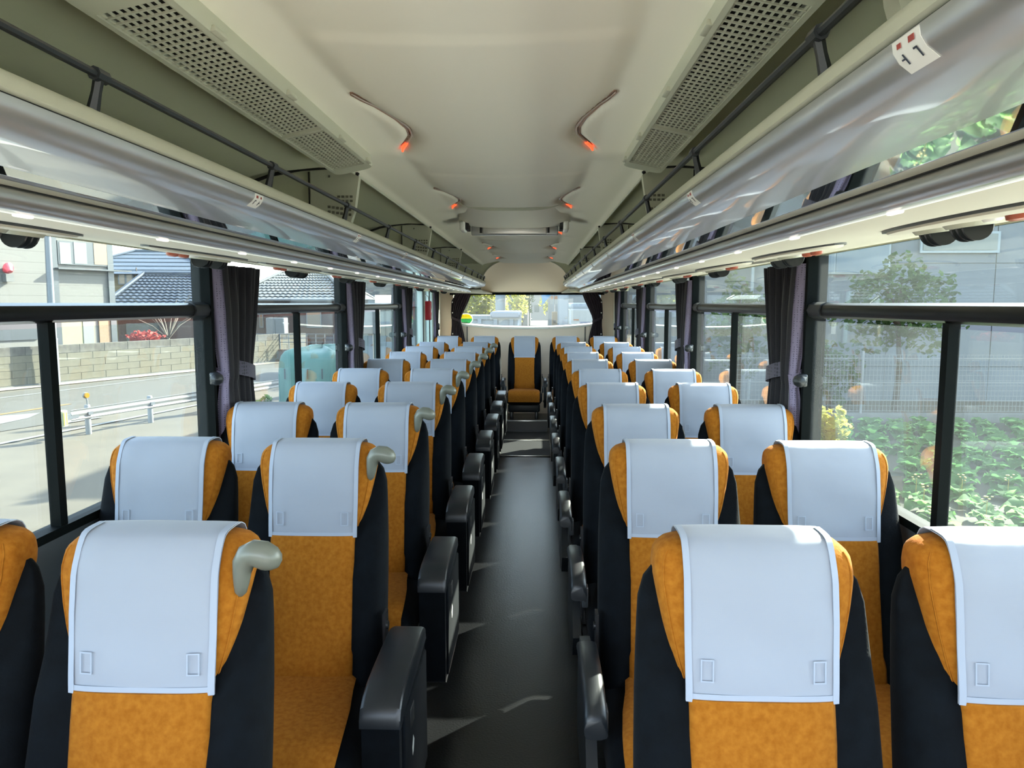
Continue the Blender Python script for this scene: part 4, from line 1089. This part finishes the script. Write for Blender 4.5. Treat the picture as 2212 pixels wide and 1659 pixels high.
# ---- right side: field, fence, grey hall
fld = flat('field_bed', [(2.2, 4.6), (30, 4.6), (30, 18.2), (2.2, 18.2)], SOIL, GZ + .03, kind='structure', label='vegetable field beside the coach')
FY = 17.7
fe = thing('mesh_fence', 'white welded mesh fence on a low concrete kerb behind the field', 'fence', (3.2, FY, GZ))
ob('kerb', B().box((9, .05, .12), (18.4, .16, .24)), CONC, fe, 0)
pw = 2.15
post = B().tube([(0, 0, .1), (0, 0, 1.72)], .03, 8).mesh('fence_post', WHITEPAINT)
for i in range(9): link('fence_post', post, fe, (.35 + pw * i, 0, 0))
wb = B()
for i in range(1, 25): wb.box((pw * i / 25, 0, .96), (.007, .007, 1.36))
for i in range(12): wb.box((pw / 2, .006, .30 + 1.33 * i / 11), (pw - .05, .008, .008))
for z in (.55, .98, 1.55): wb.box((pw / 2, -.01, z), (pw - .05, .02, .018))
wm = wb.mesh('wire_panel', WHITEPAINT, 0)
for i in range(8):
    o = link('wire_panel', wm, fe, (.35 + pw * i, 0, 0)); o['kind'] = 'stuff'
BY = 22.0
hall = thing('grey_hall', 'big grey panel-clad hall beyond the mesh fence', 'building', (4.4, BY, GZ))
HW, HH = 30, 10.0
ob('wall_body', B().box((HW / 2, 5, HH / 2), (HW, 9.8, HH)), GREYWALL, hall, 0)
pm = {}
for r_ in range(7):
    for c_i in range(10):
        if 'p' not in pm: pm['p'] = B().box((1.49, .02, .74), (2.97, .05, 1.475)).mesh('wall_panel', GREYWALL, 0)
        link('wall_panel', pm['p'], hall, (3.0 * c_i, .06, 1.5 * r_ - .5))
ob('roof_edge', B().box((HW / 2, 5, HH + .1), (HW + .4, 10.3, .2)), GALV, hall, 0)
def hall_rect(nm, u0, v0, u1, v1, m_, y=-.03, th=.06, par=hall):
    a_, c_ = at(u0, v0, BY - .05), at(u1, v1, BY - .05)
    return ob(nm, B().box(((a_.x + c_.x) / 2 - 4.4, y, (a_.z + c_.z) / 2 - GZ), (abs(c_.x - a_.x), th, abs(c_.z - a_.z))), m_, par, 0)
FR = mat('pale_blue_frame', (.60, .70, .74), .4)
hall_rect('window_frame', 1990, 500, 2159, 546, FR); hall_rect('pane', 1995, 505, 2153, 540, mat('hall_pane', (.34, .37, .34), .3), -.07, .03)
hall_rect('window_frame', 1730, 430, 1922, 592, FR); hall_rect('pane', 1735, 430, 1800, 589, mat('hall_pane2', (.30, .40, .48), .3), -.07, .03); hall_rect('pane', 1812, 430, 1917, 589, mat('hall_pane2', (.3, .4, .4)), -.07, .03)
for x in (2.0, 11.0): ob('downpipe', B().tube([(x, -.1, 0), (x, -.1, HH)], .05, 8), FR, hall)
# trees and shrubs right
tb = at(1930, 760, 19.5)
tree('broadleaf_tree', 'sparse green tree between mesh fence and grey hall', (at(1940, 760, 19.6).x, 19.6, GZ), 4.1, (1.55, .9, 1.25), 1900, .13, GREEN1, 11, .68)
tree('broadleaf_tree', 'faint dark tree behind the fence, seen past the first right pillar', (at(1595, 760, 19.8).x, 19.8, GZ), 3.6, (.9, .7, 1.3), 1000, .13, GREEN1, 12, .62)
tree('broadleaf_tree', 'small dense bush behind the mesh fence', (at(1790, 860, 19.2).x, 19.2, GZ), 2.0, (.8, .5, .8), 700, .12, GREEN1, 13, .55)
sb = at(1788, 925, 10.3); tree('golden_shrub', 'sunlit yellow-green shrub at the field edge', (sb.x, 10.3, GZ), 1.4, (.26, .26, .36), 700, .075, GREEN2, 14, .74, .03)
# cabbage rows
def cab_leaf(seed):
    rnd = random.Random(seed); P = []; L = .30; n, m_ = 7, 5
    for i in range(n):
        t_ = i / (n - 1); w_ = .13 * math.sin(PI * (.08 + .88 * t_)) ** .7 * (1.15 if t_ > .4 else .7)
        P.append([(w_ * (j / 2 - 1) * rnd.uniform(.9, 1.1), L * t_ * .8, L * (.75 * t_ - .75 * t_ ** 3) + .035 * abs(j / 2 - 1) + .014 * math.sin(5 * t_ * 3 + j * 2 + seed)) for j in range(m_)])
    return B().grid(P).mesh('leaf', GREEN3, 60)
leafs = [cab_leaf(i) for i in range(4)]
def cab_mesh(seed):
    rnd = random.Random(seed); bb = B()
    for i in range(11):
        me = leafs[i % 4]; M_ = Matrix.Rotation(i * 2.4 + rnd.uniform(-.3, .3), 4, 'Z') @ Matrix.Rotation(rnd.uniform(-.2, .75), 4, 'X') @ Matrix.Scale(rnd.uniform(.75, 1.15), 4)
        bb.add([M_ @ v_.co for v_ in me.vertices], [tuple(f_.vertices) for f_ in me.polygons])
    return bb.mesh('cabbage_plant', GREEN3, 60)
cabm = [cab_mesh(i) for i in range(5)]
rnd = random.Random(21); ci = 0
FLOW = mat('yellow_petal', (.80, .62, .04), .6)
flm = B()
for i in range(7): flm.box((rnd.uniform(-.05, .05), rnd.uniform(-.05, .05), .30 + rnd.uniform(0, .1)), (.022, .022, .012))
flm.tube([(0, 0, .05), (0, 0, .32)], .005, 5); flm = flm.mesh('flower_head', FLOW, 0)
y = 5.0
while y < 17.2:
    x0 = max(2.5, CAM.x + (y) * .42 - (9 - y if y < 8.2 else 0)); x = x0 - .1
    while x < (CAM.x + y * .70 if y > 8.2 else 6.5) and x < 13:
        px_, py_ = x + rnd.uniform(-.1, .1), y + rnd.uniform(-.1, .1)
        near = 8.1 < y < 11.0
        lab = ('leafy cabbage plant close beside the coach, mirrored in the rack strip' if y < 8.1 else 'sunlit leafy cabbage plant in the near field rows' if near else 'shaded leafy cabbage plant in the far field rows')
        if near:
            o = thing('cabbage_plant', lab, 'cabbage', (px_, py_, GZ + .02), rnd.uniform(0, 6), 'sunlit cabbages' )
            for i in range(9):
                lf = link('leaf', leafs[i % 4], o); sc = rnd.uniform(.85, 1.2); lf.scale = (sc, sc, sc); lf.rotation_euler = (rnd.uniform(-.2, .7), rnd.uniform(-.2, .2), i * 2.4)
            if rnd.random() < .5: link('flower_head', flm, o)
        else:
            o = link('cabbage_plant', cabm[ci % 5], None, (px_, py_, GZ + .02), rnd.uniform(0, 6)); sc = rnd.uniform(.95, 1.3); o.scale = (sc, sc, sc)
            tag(o, lab, 'cabbage', 'shaded cabbages' if y > 8.1 else 'cabbages beside the coach')
        ci += 1; x += .62
    y += .55
# ---- behind the coach
def rear_box(nm, label, cat, u0, v0, u1, v1, Y, dep, m_, parts=None):
    a_, c_ = at(u0, v1, Y), at(u1, v0, Y)
    t = thing(nm, label, cat, ((a_.x + c_.x) / 2, Y, GZ)); w_ = c_.x - a_.x; h_ = c_.z - GZ
    ob('body', B().rbox((0, dep / 2, h_ / 2), (w_, dep, h_), .04, 1), m_, t); return t, w_, h_
PALEB = mat('pale_blue_steel', (.42, .48, .56), .5)
t, w_, h_ = rear_box('steel_container', 'pale blue steel skip with a darker lid behind the coach', 'container', 985, 683, 1122, 720, 16, 2.4, PALEB)
ob('lid', B().rbox((w_ * .28, 1.1, h_ + .03), (w_ * .46, 2.5, .14), .03, 1), mat('lid_blue', (.28, .33, .44), .5), t)
ob('rim', B().box((0, -.02, h_ - .03), (w_ + .06, .06, .08)), GALV, t)
for i in range(4): ob('rib', B().box((-w_ / 2 + w_ * (i + .5) / 4, -.03, h_ / 2), (.08, .06, h_ - .1)), PALEB, t)
tp_ = at(1030, 660, 30); tree('ginkgo_tree', 'bright yellow-green tree behind the coach', (tp_.x, 30, GZ), 4.8, (1.25, 1.0, 2.1), 4200, .15, GREEN2, 31, .62)
tp_ = at(1120, 680, 32); tree('broadleaf_tree', 'green street tree right of the big pole behind the coach', (tp_.x, 32, GZ), 3.6, (.45, .4, .8), 500, .12, GREEN2, 32, .8)
pq = at(1081, 700, 26)
t = thing('concrete_pole', 'thick grey-blue utility pole behind the coach', 'pole', (pq.x, 26, GZ)); ob('shaft', B().tube([(0, 0, 0), (0, 0, 9)], [.19, .15], 16), mat('pole_grey', (.42, .48, .54), .7), t); ob('band', B().tube([(0, 0, 2.9), (0, 0, 2.98)], .185, 16), GALV, t)
pq = at(1216, 700, 18)
t = thing('steel_pole', 'riveted pale steel column behind the coach', 'pole', (pq.x, 18, GZ)); ob('shaft', B().rbox((0, 0, 3.5), (.26, .22, 7), .03, 1), PALEB, t)
for i in range(6): ob('rivet', B().tube([(.07, -.12, 1.6 + .45 * i), (.07, -.14, 1.6 + .45 * i)], .025, 8), WHITEPAINT, t)
pq = at(1198, 700, 20)
t = thing('wooden_sign_post', 'brown wooden post with carved marks behind the coach', 'post', (pq.x, 20, GZ)); ob('shaft', B().rbox((0, 0, 1.31), (.16, .16, 2.62), .02, 1), WOOD, t)
for i in range(4): ob('carved_mark', B().box((0, -.081, 1.9 + .15 * i), (.07, .006, .08)), BARK, t)
a_ = at(1172, 638, 24); t = thing('blue_banner', 'bright blue triangular banner behind the coach', 'banner', (a_.x, 24, 0))
ob('cloth', B().add([(-.05, 0, a_.z + .1), (.34, 0, a_.z + .1), (.0, .0, a_.z - .32), (-.05, .02, a_.z + .1), (.34, .02, a_.z + .1), (.0, .02, a_.z - .32)], [(0, 1, 2), (5, 4, 3), (0, 3, 4, 1), (1, 4, 5, 2), (2, 5, 3, 0)]), mat('banner_blue', (.05, .35, .70), .6), t, 0)
ob('pole', B().tube([(.36, 0, GZ), (.36, 0, a_.z + .6)], .02, 8), GALV, t)
a_ = at(1197, 648, 30); t = thing('shop_sign', 'small orange and white sign board behind the coach', 'sign', (a_.x, 30, GZ))
ob('board', B().box((0, 0, a_.z - GZ), (.28, .06, .34)), WHITEPAINT, t, 0); ob('orange_band', B().box((0, -.035, a_.z - GZ + .09), (.26, .01, .12)), mat('sign_orange', (.75, .25, .08), .6), t, 0); ob('leg', B().tube([(0, 0, 0), (0, 0, a_.z - GZ - .15)], .03, 8), GALV, t)
# parked lorry at right
t, w_, h_ = rear_box('white_lorry', 'white box lorry parked behind the coach on the right', 'lorry', 1230, 667, 1310, 705, 19, 4.0, mat('lorry_white', (.72, .72, .70), .4))
ob('roof_shell', B().rbox((0, 2, h_ + .04), (w_ * .96, 3.9, .22), .08, 2), PALEB, t)
ob('orange_mark', B().box((-w_ * .32, -.006, h_ - .28), (.14, .02, .03)), mat('sign_orange', (.7, .2, .1)), t); ob('rear_lettering_plate', B().box((-w_ * .08, -.006, h_ - .36), (.26, .02, .06)), mat('lorry_blue', (.25, .30, .50), .5), t)
for sx in (-1, 1):
    ob('wheel', B().tube([(sx * w_ * .4, .3, .42), (sx * w_ * .4 + .1, .3, .42)], .42, 18), SEAL, t)
# distant cars on the road
def far_car(u, v, Y, m_, label):
    a_ = at(u, v, Y); t = thing('parked_car', label, 'car', (a_.x, Y, GZ))
    prof = [(-.85, .3), (.85, .3), (.86, .85), (.78, .95), (.66, 1.45), (.55, 1.52), (-.55, 1.52), (-.66, 1.45), (-.78, .95), (-.86, .85)]
    ob('body', B().prism(prof, [0, 4.2]), m_, t); ob('rear_window', B().box((0, -.01, 1.2), (1.15, .04, .38)), WINGL, t)
    for sx in (-1, 1):
        ob('tail_lamp', B().box((sx * .72, -.01, .82), (.2, .04, .16)), REDBOX, t); ob('wheel', B().tube([(sx * .62, .6, .3), (sx * .84, .6, .3)], .3, 14), SEAL, t)
    ob('number_plate', B().box((0, -.02, .6), (.36, .03, .17)), WHITEPAINT, t)
far_car(1164, 670, 175, WHITEPAINT, 'white car driving away on the far street')
far_car(1150, 668, 205, mat('car_silver', (.45, .48, .52), .3, metal=.5), 'silver car ahead of the white one on the far street')
for i, (u, Y, h, c_) in enumerate([(1110, 90, 9, (.30, .33, .30)), (1140, 150, 12, (.5, .47, .44)), (1180, 130, 9, (.55, .5, .45)), (1290, 70, 8, (.42, .44, .46)), (1000, 80, 9, (.5, .5, .48)), (880, 60, 7, (.55, .55, .53))]):
    a_ = at(u, 690, Y); t = thing('far_building', ['grey low block', 'tan tall block', 'cream block', 'blue-grey block', 'white long block', 'pale block past the rear left door'][i] + ' far behind the coach', 'building', (a_.x, Y, GZ))
    wd = [4, 10, 5, 9, 14, 12][i]
    ob('wall_body', B().box((0, 4, h / 2), (wd, 8, h)), mat('far_wall%d' % i, c_, .8), t, 0); ob('roof', B().box((0, 4, h + .1), (wd + .5, 8.5, .25)), CONC, t, 0)
    for k_ in range(3):
        for j_ in range(2): w1 = ob('window', B().box((-wd / 3 + wd / 3 * k_, -.02, 2 + 3 * j_), (wd * .16, .06, 1.2)), WINGL, t, 0)
tp_ = at(1128, 690, 70); tree('broadleaf_tree', 'distant round street tree left of the far cars', (tp_.x, 70, GZ), 5.5, (1.1, 1.2, 1.7), 500, .3, GREEN1, 41, .62)
tp_ = at(1185, 690, 100); tree('broadleaf_tree', 'distant street tree right of the far cars', (tp_.x, 100, GZ), 5.5, (1.2, 1.4, 1.8), 400, .35, GREEN2, 42, .62)
# safety mark on the rear window (applied outside, so mirrored from within)
DIM = 1.0
def text_mesh(s_, size, m_, name):
    cu = bpy.data.curves.new(name, 'FONT'); cu.body = s_; cu.size = size; cu.align_x = 'CENTER'; cu.align_y = 'CENTER'; cu.extrude = .0004
    tmp = bpy.data.objects.new(name, cu); col.objects.link(tmp); bpy.context.view_layer.update()
    me = bpy.data.meshes.new_from_object(tmp.evaluated_get(bpy.context.evaluated_depsgraph_get())); bpy.data.objects.remove(tmp, do_unlink=True)
    me.materials.clear(); me.materials.append(m_); return me
sc_ = at(1006, 689, Y1)
t = thing('window_sticker', 'round green and yellow sticker with three stars on the rear window', 'sticker', (sc_.x, Y1 + .012, sc_.z))
hp = [(.088 * math.copysign(abs(math.cos(a)) ** .9, math.cos(a)), .068 * math.sin(a) - (.012 * max(0, math.cos(a * 2)) if math.sin(a) > .8 else 0)) for a in [2 * PI * i / 40 for i in range(40)]]
def poly(nm, pts, m_, y): ob(nm, B().add([(p_[0], y, p_[1]) for p_ in pts] + [(p_[0], y + .0008, p_[1]) for p_ in pts], [tuple(range(len(pts))), tuple(reversed(range(len(pts), 2 * len(pts))))]), m_, t, 0)
poly('white_rim', [(x * 1.08, z * 1.08) for x, z in hp], leafmat('sticker_white', (.6, .63, .58), (.6, .63, .58), .65), .002)
poly('yellow_half', [(x, max(z, .004)) for x, z in hp], leafmat('sticker_yellow', (.50, .44, .09), (.50, .44, .09), .65), .001)
poly('green_half', [(x, min(z, .004)) for x, z in hp], leafmat('sticker_green', (.11, .34, .18), (.11, .34, .18), .65), .0011)
for i in (-1, 0, 1):
    poly('star', [((.013 if k % 2 == 0 else .006) * math.sin(PI * k / 5) + i * .038, (.013 if k % 2 == 0 else .006) * math.cos(PI * k / 5) + .036) for k in range(10)], (leafmat('star_orange', (.85, .35, .05), (.85, .35, .05), .75) if 'star_orange' not in MATS else MATS['star_orange']), -.0005)
for s_, z, sz in (('SAFETY', -.010, .036), ('BUS', -.042, .026)):
    o = link('lettering', text_mesh(s_, sz, WHITEPAINT, 'lettering'), t, (0, -.0006, z)); o.rotation_euler = (PI / 2, 0, 0); o.scale = (-1, 1, 1)
